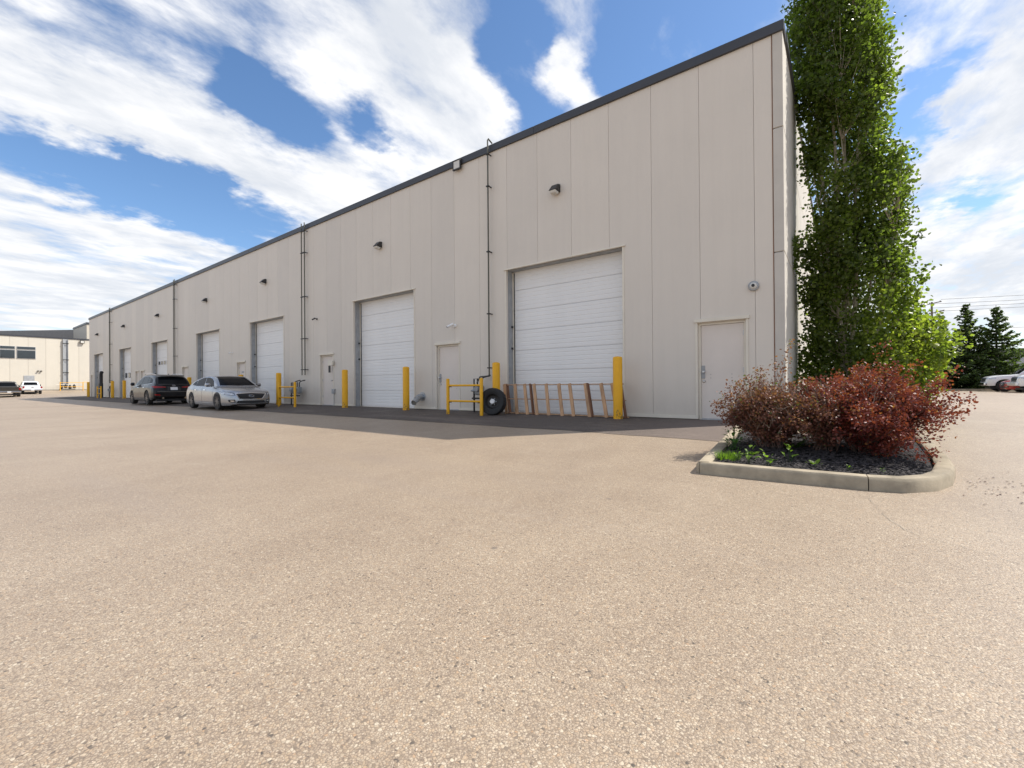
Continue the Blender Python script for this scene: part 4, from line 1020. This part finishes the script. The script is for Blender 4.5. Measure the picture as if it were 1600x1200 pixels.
# warehouse facing us at the far left
wv = empty('white_warehouse', (-106, 0, .55)); tag(wv, 'sunlit cream warehouse with a ribbon window at the far left', 'building')
y = -46.0
while y < 22:
    MB().box(-30, 0, y + .01, y + 1.99, 0, 8.85).build('wall_panel', 'farwall', wv); y += 2.0
MB().box(-29.9, -.05, -45.9, 21.9, 0.02, 8.7).build('wall_core', 'core', wv)
MB().box(-30.1, .08, -46.1, 22.1, 8.852, 9.08).build('coping', 'coping', wv)
MB().box(.002, .05, -46, 22, -.05, .18).build('base_strip', 'core', wv)
for k2, (a, b) in enumerate(((-9.2, -6.2), (-6.1, -3.2), (-3.1, -1.42), (-1.28, .86))):
    for z0, z1 in ((5.25, 6.65), (6.75, 7.25)):
        f = MB().box(.003, .07, a, b, z0, z1).build('window', 'winframe', wv); MB().box(.071, .09, a + .06, b - .06, z0 + .05, z1 - .05).build('pane', 'winglass', f)
MB().box(.003, .06, -.5, .70, 0, 2.5).build('small_door', 'galvdark', wv, bevel=.01)
lad = MB(); 
lad.box(.003, .30, 4.0, 4.14, .9, 8.8); lad.box(.003, .30, 4.58, 4.66, .9, 8.8); lad.box(.003, .10, 4.15, 4.57, .9, 8.8); lad.build('cable_chase', 'galvdark', wv)
for z in (3.0, 5.2, 8.0): MB().box(.302, .34, 3.95, 4.72, z, z + .12).build('chase_bracket', 'bronze', wv)
for yy_ in (1.0, 1.35): MB().box(.003, .25, yy_, yy_ + .2, 3.2, 3.35).build('lamp_head', 'bronze', wv)
e = empty('flood_light', (-105.9, 6.4, 9.1)); tag(e, 'flood light under the coping of the sunlit warehouse', 'flood light'); MB().box(.0, .25, -.28, .28, -.32, .25).build('housing', 'bronze', e, bevel=.03); MB().box(.251, .27, -.2, .2, -.25, .12).build('lens', 'lens', e)
hb = empty('grey_roofed_hall', (-128, 8, .5)); tag(hb, 'dark grey sloping roof showing above the sunlit warehouse', 'building')
MB().add([(0, -20, 10.3), (0, 2.9, 13.0), (0, 2.9, 9.0), (0, -20, 9.0), (-20, -20, 10.3), (-20, 2.9, 13.0), (-20, 2.9, 9.0), (-20, -20, 9.0)], [(0, 1, 2, 3), (4, 5, 6, 7), (0, 1, 5, 4), (1, 2, 6, 5), (2, 3, 7, 6), (3, 0, 4, 7)]).build('roof', 'darkroof', hb)
MB().box(-19.5, -.1, -19.5, 2.4, -.5, 9).build('wall', 'farwall', hb)
tw = empty('beige_annex', (-112, 0, .5)); tag(tw, 'taller beige annex with dark coping behind the far corner', 'building')
MB().box(-12, 0, 8.0, 20, -.5, 12.4).build('wall', 'beige', tw); MB().box(-12.1, .1, 7.9, 20, 12.4, 12.75).build('coping', 'coping', tw)
# yellow rail with meters by the warehouse
e = empty('meter_rack', (-104.6, 4.4, gz(-104.6, 4.4))); tag(e, 'rack of dark gas meters inside a yellow rail by the sunlit warehouse', 'meter rack')
for yy_ in (-.9, 1.9): MB().tube([(0, yy_, 0), (0, yy_, 1.45)], .06, 8).build('post', 'yellow', e, smooth=True)
for z in (.65, 1.35): MB().tube([(0, -.9, z), (0, 1.9, z)], .035, 8).build('rail', 'yellow', e, smooth=True)
for q in range(4): MB().lathe([(.05, 0), (.20, .05), (.22, .3), (.15, .5), (.05, .7)], 12, (-.4, -.7 + .52 * q, .30 + .1 * (q % 2))).build('meter_body', 'bronze', e, smooth=True)
MB().tube([(-.4, -1.0, .25), (-.4, 1.0, .25)], .05, 8).build('manifold', 'bronze', e, smooth=True)
MB().tube([(-.5, -1.3, 1.0), (-.5, 1.0, 1.05), (-.5, 1.0, .3)], .05, 8).build('header_pipe', 'trim', e, smooth=True)
MB().tube([(0, 1.9, 1.45), (0, 3.2, 1.45), (0, 3.2, 0)], .04, 8).build('end_rail', 'yellow', e, smooth=True)

# ------------------------------------------------------------------ vehicles
def ip(x, tab):
    return float(np.interp(x, [a for a, _ in tab], [b for _, b in tab]))
class Body:
    """car heading +x, origin on the ground under its middle"""
    def __init__(s, L, W, top, belt, under, plan, axles, wr, arch, cabin, tumble):
        s.L, s.W, s.axles, s.wr = L, W, axles, wr
        xs = sorted(set([round(-L / 2 + L * i / 90, 4) for i in range(91)] + [round(a + arch * math.cos(t * math.pi / 16), 4) for a in axles for t in range(17)]))
        def zb(x):
            z = ip(x, under)
            for a in axles:
                d = arch * arch - (x - a) ** 2
                if d > 0: z = max(z, wr + math.sqrt(d))
            return z
        s.lo = MB(); ring = 0; rows = []
        for x in xs:
            b = zb(x); sh = ip(x, belt); t = max(ip(x, top), sh + .004); w = ip(x, plan) * W / 2; b = min(b, sh - .05)
            lo = ip(x, under)
            pts = [(0, b), (w * .80, b), (w * .955, b + .0)]
            for k in range(1, 9):
                f = k / 8; z = b + (sh - b) * f; g = (z - lo) / max(.05, sh - lo)
                pts.append((w * (.972 + .028 * math.sin(math.pi * min(1, max(0, g * 1.05))) - (.030 * max(0, g - .85) / .15)), z))
            pts += [(w * .925, sh + (t - sh) * .40), (w * .84, sh + (t - sh) * .70), (w * .60, sh + (t - sh) * .90), (w * .3, sh + (t - sh) * .98), (0, t)]
            full = pts + [(-y, z) for y, z in reversed(pts[1:-1])]
            rows.append([(x, y, z) for y, z in full])
        s.lo_rows = rows; n = len(rows[0]); vs = [p for r in rows for p in r]
        fs = [(i * n + j, (i + 1) * n + j, (i + 1) * n + (j + 1) % n, i * n + (j + 1) % n) for i in range(len(rows) - 1) for j in range(n)]
        fs.append(tuple(range(n))); fs.append(tuple((len(rows) - 1) * n + j for j in reversed(range(n))))
        s.lo.add(vs, fs)
        # cabin: profile list of (x, roof z); belt line from `belt`
        s.cab = None
        if cabin:
            x0, x1 = cabin[0][0], cabin[-1][0]; xs2 = [x0 + (x1 - x0) * i / 48 for i in range(49)]; rows = []
            for x in xs2:
                zt = ip(x, cabin); zl = ip(x, belt) - .03; w = ip(x, plan) * W / 2 * .925; zt = max(zt, zl + .02)
                def wz(z): return w - tumble * max(0, z - zl)
                pts = [(0, zl), (w, zl)]
                for k in range(1, 7):
                    f = k / 6 * .86; z = zl + (zt - zl) * f; pts.append((wz(z), z))
                wt = wz(zt); hgt = zt - zl
                pts += [(wt - .025, zl + hgt * .94), (wt - .075, zl + hgt * .975), (wt - .18, zl + hgt * .992), (wt * .5, zt + .004), (0, zt + .008)]
                full = pts + [(-y, z) for y, z in reversed(pts[1:-1])]; rows.append([(x, y, z) for y, z in full])
            n = len(rows[0]); vs = [p for r in rows for p in r]
            fs = [(i * n + j, (i + 1) * n + j, (i + 1) * n + (j + 1) % n, i * n + (j + 1) % n) for i in range(len(rows) - 1) for j in range(n)]
            fs.append(tuple(range(n))); fs.append(tuple((len(rows) - 1) * n + j for j in reversed(range(n))))
            s.cab = MB().add(vs, fs)
        al = MB().add(s.lo.v, s.lo.f)
        if s.cab: al.add(s.cab.v, s.cab.f)
        s.bvh = BVHTree.FromPolygons([Vector(v) for v in al.v], al.f)
    def patch(s, lo, hi, dirn, off=.006, thick=.012, nu=14, nv=6):
        """lens or pane lying on the body: lo and hi are edge polylines (2-D, seen along dirn)"""
        def at(line, t):
            k = t * (len(line) - 1); i = min(int(k), len(line) - 2); f = k - i
            return (line[i][0] + (line[i + 1][0] - line[i][0]) * f, line[i][1] + (line[i + 1][1] - line[i][1]) * f)
        D = {'-y': Vector((0, 1, 0)), '+y': Vector((0, -1, 0)), '+x': Vector((-1, 0, 0)), '-x': Vector((1, 0, 0)), 'top': Vector((0, 0, -1))}[dirn]
        P = []
        for j in range(nv + 1):
            for i in range(nu + 1):
                a = at(lo, i / nu); b = at(hi, i / nu); u = a[0] + (b[0] - a[0]) * j / nv; v = a[1] + (b[1] - a[1]) * j / nv
                o = Vector((u, 0, v)) if dirn in ('-y', '+y') else (Vector((0, u, v)) if dirn != 'top' else Vector((u, v, 0)))
                o = o - D * 6
                h = s.bvh.ray_cast(o, D)
                P.append((h[0], D) if h[0] is not None else (None, None))
        good = [p[0] for p in P if p[0] is not None]
        if not good: return MB()
        P = [p[0] if p[0] is not None else min(good, key=lambda g_: 1) for p in P]
        m = nu + 1; out = [p - D * off for p in P]; inn = [p + D * thick for p in P]; N = len(P); mb = MB()
        fs = []
        for j in range(nv):
            for i in range(nu):
                a = j * m + i; fs.append((a, a + 1, a + m + 1, a + m)); fs.append((N + a, N + a + m, N + a + m + 1, N + a + 1))
        rim = [i for i in range(m)] + [j * m + nu for j in range(1, nv + 1)] + [nv * m + i for i in range(nu - 1, -1, -1)] + [j * m for j in range(nv - 1, 0, -1)]
        for a, b in zip(rim, rim[1:] + rim[:1]): fs.append((a, N + a, N + b, b))
        return mb.add(out + inn, fs)
def wheel(e, x, side, W, r, wd=.215, spokes=10, name='wheel'):
    y0 = side * (W / 2 - wd / 2 - .012); s = side
    t = MB(); prof = [(r * .66, -wd * .42), (r * .72, -wd * .5), (r * .93, -wd * .5), (r * .99, -wd * .40), (r, 0), (r * .99, wd * .40), (r * .93, wd * .5), (r * .72, wd * .5), (r * .66, wd * .42)]
    t.lathe(prof, 36, (0, 0, 0), 'Y', closed=True); wo = t.build(name, 'rubber', e, smooth=True, loc=(x, y0, r))
    q = s * wd * .5
    MB().lathe([(r * .70, q * 1.02), (r * .70, q * .85), (r * .655, q * .9), (r * .64, q * .9), (r * .64, q * 1.02)], 36, (0, 0, 0), 'Y', closed=False).build('rim', 'rim', wo, smooth=True)
    MB().lathe([(.001, q * .55), (r * .64, q * .55), (r * .64, q * .5), (.001, q * .5)], 30, (0, 0, 0), 'Y', closed=False).build('brake_disc', 'black', wo)
    sp = MB()
    for k in range(spokes):
        a = 2 * math.pi * k / spokes + .12 * (k % 2); c, d = math.cos(a), math.sin(a)
        sp.beam((c * r * .12, q * .93, d * r * .12), (c * r * .66, q * .97, d * r * .66), r * .10, .02, up=(0, 1, 0))
    sp.lathe([(r * .16, q * .80), (r * .16, q * 1.0), (r * .06, q * 1.04), (.001, q * 1.04)], 16, (0, 0, 0), 'Y', closed=False)
    sp.build('spokes', 'rim', wo)
def finish(body, e, paint, name='body'):
    body.lo.build(name, paint, e, smooth=True)
    if body.cab: body.cab.build('cabin', paint, e, smooth=True)
    # dark inner arches and floor
    m = MB(); m.box(-body.L / 2 + .25, body.L / 2 - .25, -body.W / 2 + .25, body.W / 2 - .25, .20, .32); m.build('underbody', 'black', e)
def pt(body, e, name, mat, lo, hi, d, **k):
    mb = body.patch(lo, hi, d, **k)
    if mb.v: return mb.build(name, mat, e, smooth=True)

def sedan(paint='silver', rims=12):
    e = empty('sedan')
    L, W = 4.80, 1.82
    b = Body(L, W,
             top=[(-2.4, .70), (-2.36, .98), (-2.25, 1.04), (-1.7, 1.075), (-1.0, 1.06), (0, 1.02), (.9, .985), (1.1, .965), (1.6, .90), (2.05, .83), (2.28, .76), (2.37, .69), (2.4, .60)],
             belt=[(-2.4, .62), (-2.3, .86), (-1.6, .95), (-.5, .93), (.8, .89), (1.3, .84), (1.9, .76), (2.25, .68), (2.4, .56)],
             under=[(-2.4, .36), (-2.25, .25), (-1.9, .20), (1.9, .18), (2.3, .19), (2.4, .24)],
             plan=[(-2.4, .80), (-2.33, .90), (-2.1, .955), (-1.4, 1.0), (1.2, 1.0), (1.8, .985), (2.1, .94), (2.27, .87), (2.36, .79), (2.4, .72)],
             axles=(1.42, -1.43), wr=.335, arch=.375,
             cabin=[(-2.02, 1.02), (-1.75, 1.13), (-1.3, 1.29), (-.85, 1.385), (-.4, 1.425), (.0, 1.43), (.3, 1.405), (.62, 1.29), (.95, 1.12), (1.22, .96)], tumble=.38)
    finish(b, e, paint)
    sw = lambda x: ip(x, [(-2.0, 1.02), (-1.75, 1.08), (-1.3, 1.24), (-.85, 1.325), (-.4, 1.36), (.0, 1.36), (.3, 1.33), (.62, 1.22), (.95, 1.05)])
    for d in ('-y', '+y'):
        pt(b, e, 'side_window', 'glass', [(-.16, .985), (.2, .975), (.55, .97), (.86, .96)], [(-.22, sw(-.22) - .01), (.05, 1.345), (.35, 1.295), (.60, 1.20)], d, nu=16)
        pt(b, e, 'side_window', 'glass', [(-1.15, 1.01), (-.8, 1.0), (-.5, .995), (-.24, .987)], [(-1.05, 1.25), (-.75, 1.315), (-.5, 1.345), (-.28, 1.35)], d, nu=16)
        pt(b, e, 'quarter_window', 'glass', [(-1.62, 1.04), (-1.4, 1.03), (-1.2, 1.015)], [(-1.60, 1.08), (-1.35, 1.185), (-1.13, 1.235)], d)
        for x in (.98, -.19, -1.13): pt(b, e, 'door_seam', 'black', [(x, .30), (x + .012, .30)], [(x - .02, .90), (x - .008, .90)], d, off=.002, nu=1, nv=8)
        for x in (.0, -1.0): pt(b, e, 'door_handle', 'chrome', [(x - .0, .80), (x + .20, .80)], [(x, .835), (x + .20, .835)], d, off=.028)
        pt(b, e, 'sill_line', 'chrome', [(-.9, .285), (.9, .265)], [(-.9, .30), (.9, .28)], d, off=.01)
        sg = -1 if d == '-y' else 1
        mb = MB(); mb.lathe([(.02, -.10), (.075, -.085), (.085, 0), (.07, .07), (.02, .09)], 14, (.78, sg * .99, 1.02), 'Y'); m_ = mb.build('mirror', paint, e, smooth=True)
        MB().beam((.80, sg * .86, .96), (.80, sg * .95, .99), .05, .03).build('mirror_arm', 'black', e)
        # headlight swept back along the wing
        pt(b, e, 'headlight', 'clearlens', [(sg * .62, .60), (sg * .73, .605), (sg * .88, .64)], [(sg * .64, .665), (sg * .75, .70), (sg * .875, .74)], '+x', off=.008, nu=12)
        pt(b, e, 'headlight_frame', 'black', [(sg * .60, .585), (sg * .73, .59), (sg * .895, .63)], [(sg * .615, .68), (sg * .75, .715), (sg * .885, .755)], '+x', off=.004, nu=12)
        pt(b, e, 'fog_lamp_recess', 'black', [(sg * .58, .30), (sg * .78, .32)], [(sg * .60, .42), (sg * .80, .42)], '+x', off=.004)
        pt(b, e, 'fog_lamp', 'chrome', [(sg * .60, .34), (sg * .74, .35)], [(sg * .61, .375), (sg * .75, .385)], '+x', off=.014)
        pt(b, e, 'tail_light', 'redlens', [(sg * .50, .78), (sg * .84, .76)], [(sg * .52, .90), (sg * .84, .90)], '-x', off=.008)
    pt(b, e, 'windscreen', 'glass', [(.56 * -1.22, 1.0), (0, .99), (.56 * 1.22, 1.0)], [(-.53, 1.375), (0, 1.395), (.53, 1.375)], '+x', nu=20, nv=12)
    pt(b, e, 'rear_window', 'glass', [(-.60, 1.08), (0, 1.08), (.60, 1.08)], [(-.50, 1.36), (0, 1.375), (.50, 1.36)], '-x', nu=16, nv=10)
    pt(b, e, 'grille', 'black', [(-.42, .455), (0, .43), (.42, .455)], [(-.56, .65), (0, .68), (.56, .65)], '+x', off=.008, nu=20, nv=6)
    pt(b, e, 'grille_surround', 'chrome', [(-.45, .435), (0, .41), (.45, .435)], [(-.59, .665), (0, .697), (.59, .665)], '+x', off=.004, nu=20, nv=6)
    pt(b, e, 'lower_intake', 'black', [(-.56, .27), (0, .26), (.56, .27)], [(-.50, .37), (0, .36), (.50, .37)], '+x', off=.006, nu=20)
    # oval badge with the two converging strokes
    bd = MB(); cx = b.bvh.ray_cast(Vector((6, 0, .56)), Vector((-1, 0, 0)))[0].x + .022
    pts = [(cx, math.cos(a) * .095, .56 + math.sin(a) * .045) for a in [2 * math.pi * i / 24 for i in range(25)]]
    bd.tube(pts, .007, 6); bd.tube([(cx, -.045, .527), (cx, 0, .575), (cx, .045, .527)], .006, 5); bd.build('badge', 'chrome', e, smooth=True)
    pt(b, e, 'number_plate', 'plate', [(-.15, .62), (.15, .62)], [(-.15, .77), (.15, .77)], '-x', off=.015)
    for x in (1.42, -1.43):
        for sg in (-1, 1): wheel(e, x, sg, W, .335, spokes=rims)
    return e
o = sedan(); o.location = (-20.92, -2.40, gz(-20.9, -2.4)); tag(o, 'silver sedan parked in the shade, its nose towards the bollards', 'car', 'cars parked by the facade')

def suv():
    e = empty('crossover'); L, W = 4.89, 1.895
    b = Body(L, W,
             top=[(-2.45, .78), (-2.40, 1.02), (-2.2, 1.12), (-1.0, 1.12), (.8, 1.10), (1.15, 1.07), (1.9, .98), (2.3, .84), (2.45, .60)],
             belt=[(-2.45, .74), (-2.3, .98), (-1.5, 1.05), (.8, 1.02), (1.5, .95), (2.2, .78), (2.45, .56)],
             under=[(-2.45, .48), (-2.3, .36), (-2.0, .28), (1.9, .24), (2.3, .26), (2.45, .32)],
             plan=[(-2.45, .84), (-2.36, .93), (-2.1, .98), (-1.4, 1.0), (1.4, 1.0), (2.0, .95), (2.3, .84), (2.45, .66)],
             axles=(1.42, -1.37), wr=.375, arch=.415,
             cabin=[(-2.38, 1.08), (-2.28, 1.18), (-2.12, 1.36), (-1.95, 1.52), (-1.7, 1.60), (-1.0, 1.655), (-.3, 1.67), (.2, 1.64), (.55, 1.50), (.9, 1.30), (1.25, 1.06)], tumble=.36)
    finish(b, e, 'blackpaint')
    for d in ('-y', '+y'):
        sg = -1 if d == '-y' else 1
        pt(b, e, 'side_window', 'glass', [(-.10, 1.10), (.3, 1.09), (.85, 1.08)], [(-.15, 1.54), (.15, 1.51), (.58, 1.36)], d)
        pt(b, e, 'side_window', 'glass', [(-1.15, 1.12), (-.6, 1.11), (-.18, 1.10)], [(-1.05, 1.53), (-.6, 1.555), (-.22, 1.55)], d)
        pt(b, e, 'quarter_window', 'glass', [(-1.80, 1.19), (-1.5, 1.16), (-1.22, 1.13)], [(-1.72, 1.34), (-1.45, 1.46), (-1.14, 1.51)], d)
        pt(b, e, 'window_trim', 'chrome', [(-1.85, 1.15), (-.4, 1.085), (.88, 1.06)], [(-1.85, 1.165), (-.4, 1.098), (.88, 1.073)], d, off=.010, nu=24, nv=2)
        for x in (1.0, -.14, -1.12): pt(b, e, 'door_seam', 'core', [(x, .42), (x + .012, .42)], [(x - .02, 1.02), (x - .008, 1.02)], d, off=.002, nu=1, nv=8)
        for x in (.05, -.95): pt(b, e, 'door_handle', 'chrome', [(x, .93), (x + .2, .93)], [(x, .965), (x + .2, .965)], d, off=.028)
        pt(b, e, 'tail_light', 'redlens', [(sg * .36, .93), (sg * .60, .92), (sg * .86, .90)], [(sg * .37, .975), (sg * .60, 1.00), (sg * .86, 1.03)], '-x', off=.010)
        pt(b, e, 'tail_light_wing', 'redlens', [(-2.36, .93), (-2.0, .98)], [(-2.34, 1.02), (-1.98, 1.01)], d, off=.008)
        pt(b, e, 'rear_reflector', 'redlens', [(sg * .60, .50), (sg * .84, .52)], [(sg * .62, .57), (sg * .85, .585)], '-x', off=.008)
        MB().lathe([(.06, 0), (.06, -.06), (.05, -.06)], 12, (-2.44, sg * .52, .36), 'Y')
        MB().tube([(-2.36, sg * .50, .37), (-2.50, sg * .50, .37)], .045, 12).build('exhaust_tip', 'chrome', e, smooth=True)
        MB().lathe([(.02, -.10), (.085, -.085), (.095, 0), (.08, .07), (.02, .09)], 14, (.80, sg * 1.04, 1.14), 'Y').build('mirror', 'blackpaint', e, smooth=True)
        pt(b, e, 'headlight', 'clearlens', [(sg * .50, .78), (sg * .86, .84)], [(sg * .50, .86), (sg * .85, .93)], '+x')
        MB().tube([(-1.75, sg * .60, 1.635), (-1.0, sg * .615, 1.70), (.0, sg * .62, 1.71), (.3, sg * .61, 1.655)], .016, 8).build('roof_rail', 'chrome', e, smooth=True)
    pt(b, e, 'rear_window', 'glass', [(-.66, 1.14), (0, 1.12), (.66, 1.14)], [(-.58, 1.50), (0, 1.525), (.58, 1.50)], '-x', nu=20, nv=10)
    pt(b, e, 'windscreen', 'glass', [(-.70, 1.12), (0, 1.10), (.70, 1.12)], [(-.58, 1.60), (0, 1.62), (.58, 1.60)], '+x', nu=20, nv=12)
    pt(b, e, 'number_plate', 'plate', [(-.16, .80), (.16, .80)], [(-.16, .95), (.16, .95)], '-x', off=.016)
    pt(b, e, 'plate_recess', 'black', [(-.30, .76), (.30, .76)], [(-.28, .985), (.28, .985)], '-x', off=.004)
    pt(b, e, 'tailgate_seam', 'core', [(-.80, .700), (.80, .700)], [(-.80, .714), (.80, .714)], '-x', off=.003, nu=20)
    pt(b, e, 'rear_diffuser', 'bronze', [(-.70, .40), (.70, .40)], [(-.74, .50), (.74, .50)], '-x', off=.006, nu=20)
    sp = MB(); sp.add([(-1.85, -.60, 1.60), (-1.85, .60, 1.60), (-2.14, .55, 1.55), (-2.14, -.55, 1.55), (-1.85, -.60, 1.635), (-1.85, .60, 1.635), (-2.15, .55, 1.575), (-2.15, -.55, 1.575)], [(0, 1, 2, 3), (4, 5, 6, 7), (0, 1, 5, 4), (1, 2, 6, 5), (2, 3, 7, 6), (3, 0, 4, 7)]); sp.build('spoiler', 'blackpaint', e, bevel=.01)
    MB().add([(-1.55, -.015, 1.63), (-1.55, .015, 1.63), (-1.38, .015, 1.645), (-1.38, -.015, 1.645), (-1.56, 0, 1.71)], [(0, 1, 2, 3), (0, 1, 4), (1, 2, 4), (2, 3, 4), (3, 0, 4)]).build('roof_antenna', 'blackpaint', e)
    cx = b.bvh.ray_cast(Vector((-6, 0, 1.03)), Vector((1, 0, 0)))[0].x - .014
    bd = MB(); bd.tube([(cx, math.cos(a) * .06, 1.035 + math.sin(a) * .04) for a in [2 * math.pi * i / 20 for i in range(21)]], .006, 5); bd.tube([(cx, .02, 1.06), (cx, .0, 1.015), (cx, -.045, 1.015)], .006, 5); bd.build('badge', 'chrome', e, smooth=True)
    for x in (1.42, -1.37):
        for sg in (-1, 1): wheel(e, x, sg, W, .375, .23, spokes=10)
    return e
o = suv(); o.location = (-30.6, -2.28, gz(-30.6, -2.28)); o.rotation_euler.z = math.pi; tag(o, 'black crossover SUV parked tail towards us behind the silver sedan', 'car', 'cars parked by the facade')

def pickup(paint, stripe=None):
    e = empty('pickup_truck'); L, W = 5.75, 2.03
    b = Body(L, W,
             top=[(-2.875, 1.16), (-2.8, 1.20), (-.95, 1.22), (-.9, 1.22), (1.0, 1.25), (1.3, 1.24), (2.3, 1.19), (2.7, 1.10), (2.82, .98), (2.875, .70)],
             belt=[(-2.875, 1.12), (-.9, 1.15), (1.2, 1.15), (2.4, 1.06), (2.75, .95), (2.875, .62)],
             under=[(-2.875, .62), (-2.5, .52), (2.3, .44), (2.75, .42), (2.875, .48)],
             plan=[(-2.875, .97), (-2.8, .99), (-1, 1.0), (2.0, 1.0), (2.5, .96), (2.75, .88), (2.875, .78)],
             axles=(1.95, -1.75), wr=.41, arch=.47,
             cabin=[(-1.05, 1.20), (-1.0, 1.30), (-.86, 1.72), (-.75, 1.86), (-.2, 1.93), (.4, 1.90), (.62, 1.80), (1.0, 1.48), (1.30, 1.20)], tumble=.26)
    finish(b, e, paint)
    MB().box(-2.80, -1.12, -.84, .84, 1.19, 1.235).build('bed_cover', 'black', e)
    for d in ('-y', '+y'):
        sg = -1 if d == '-y' else 1
        pt(b, e, 'side_window', 'glass', [(.10, 1.26), (.98, 1.26)], [(.08, 1.76), (.62, 1.70)], d)
        pt(b, e, 'side_window', 'glass', [(-.80, 1.26), (.02, 1.26)], [(-.74, 1.76), (.0, 1.78)], d)
        for x in (1.05, .06, -.86): pt(b, e, 'door_seam', 'core', [(x, .60), (x + .015, .60)], [(x, 1.16), (x + .015, 1.16)], d, off=.002, nu=1, nv=6)
        pt(b, e, 'tail_light', 'redlens', [(sg * .80, .84), (sg * .985, .84)], [(sg * .80, 1.13), (sg * .98, 1.13)], '-x', off=.014)
        pt(b, e, 'headlight', 'clearlens', [(sg * .58, .88), (sg * .84, .90)], [(sg * .58, 1.02), (sg * .83, 1.03)], '+x', off=.01)
        pt(b, e, 'headlight_wing', 'clearlens', [(2.36, .93), (2.72, .90)], [(2.38, 1.02), (2.73, 1.0)], d, off=.01)
        MB().box(.80, .92, sg * 1.06, sg * 1.25, 1.22, 1.42).build('mirror', 'black', e, bevel=.02)
        if stripe:
            pt(b, e, 'side_stripe', stripe, [(-.9, .82), (2.4, .74)], [(-.9, 1.0), (1.9, .82)], d, off=.004, nu=24)
        else: pt(b, e, 'body_moulding', 'chrome', [(-.8, .62), (1.3, .62)], [(-.8, .65), (1.3, .65)], d, off=.01)
    pt(b, e, 'rear_window', 'glass', [(-.72, 1.32), (.72, 1.32)], [(-.64, 1.75), (.64, 1.75)], '-x', nu=16, nv=8)
    pt(b, e, 'windscreen', 'glass', [(-.82, 1.28), (.82, 1.28)], [(-.68, 1.80), (.68, 1.80)], '+x', nu=16, nv=10)
    pt(b, e, 'grille', 'black', [(-.52, .72), (.52, .72)], [(-.55, 1.02), (.55, 1.02)], '+x', off=.01, nu=16)
    pt(b, e, 'grille_bar', 'chrome', [(-.50, .86), (.50, .86)], [(-.50, .91), (.50, .91)], '+x', off=.02, nu=16)
    MB().box(-3.0, -2.86, -.96, .96, .50, .68).build('rear_bumper', 'chrome', e, bevel=.03)
    MB().box(-3.02, -3.002, -.16, .16, .53, .66).build('number_plate', 'plate', e)
    MB().box(2.84, 2.98, -.90, .90, .46, .66).build('front_bumper', 'chrome' if not stripe else paint, e, bevel=.04)
    pt(b, e, 'tailgate_handle', 'black', [(-.12, .96), (.12, .96)], [(-.12, 1.04), (.12, 1.04)], '-x', off=.014)
    pt(b, e, 'tailgate_seam', 'core', [(-.78, .70), (.78, .70)], [(-.78, .715), (.78, .715)], '-x', off=.004)
    for x in (1.95, -1.75):
        for sg in (-1, 1): wheel(e, x, sg, W, .41, .27, spokes=6)
    return e
o = pickup('whitepaint'); o.location = (-95.9, -.85, gz(-95, -.85)); o.rotation_euler.z = math.pi; tag(o, 'white pickup truck seen from behind in front of the cream warehouse', 'pickup truck', 'pickups by the warehouse')
o2 = pickup('brownpaint'); o2.location = (-83.2, -4.1, gz(-83, -4)); o2.rotation_euler.z = math.pi; tag(o2, 'dark brown pickup truck seen from behind at the left edge', 'pickup truck', 'pickups by the warehouse')
o3 = pickup('whitepaint'); o3.location = (12.3, 36.9, gz(13, 37)); o3.rotation_euler.z = math.pi; tag(o3, 'white pickup truck with its nose before the spruces', 'pickup truck', 'vehicles parked at the right edge')
o4 = pickup('whitepaint', 'redpaint'); o4.location = (12.75, 31.8, gz(13, 32)); o4.rotation_euler.z = math.pi; tag(o4, 'white truck with a red side stripe cut by the right edge', 'pickup truck', 'vehicles parked at the right edge')
o5 = sedan('redpaint'); o5.location = (12.3, 34.3, gz(13, 35)); o5.rotation_euler.z = math.pi; tag(o5, 'red car squeezed between the two white trucks', 'car', 'vehicles parked at the right edge')
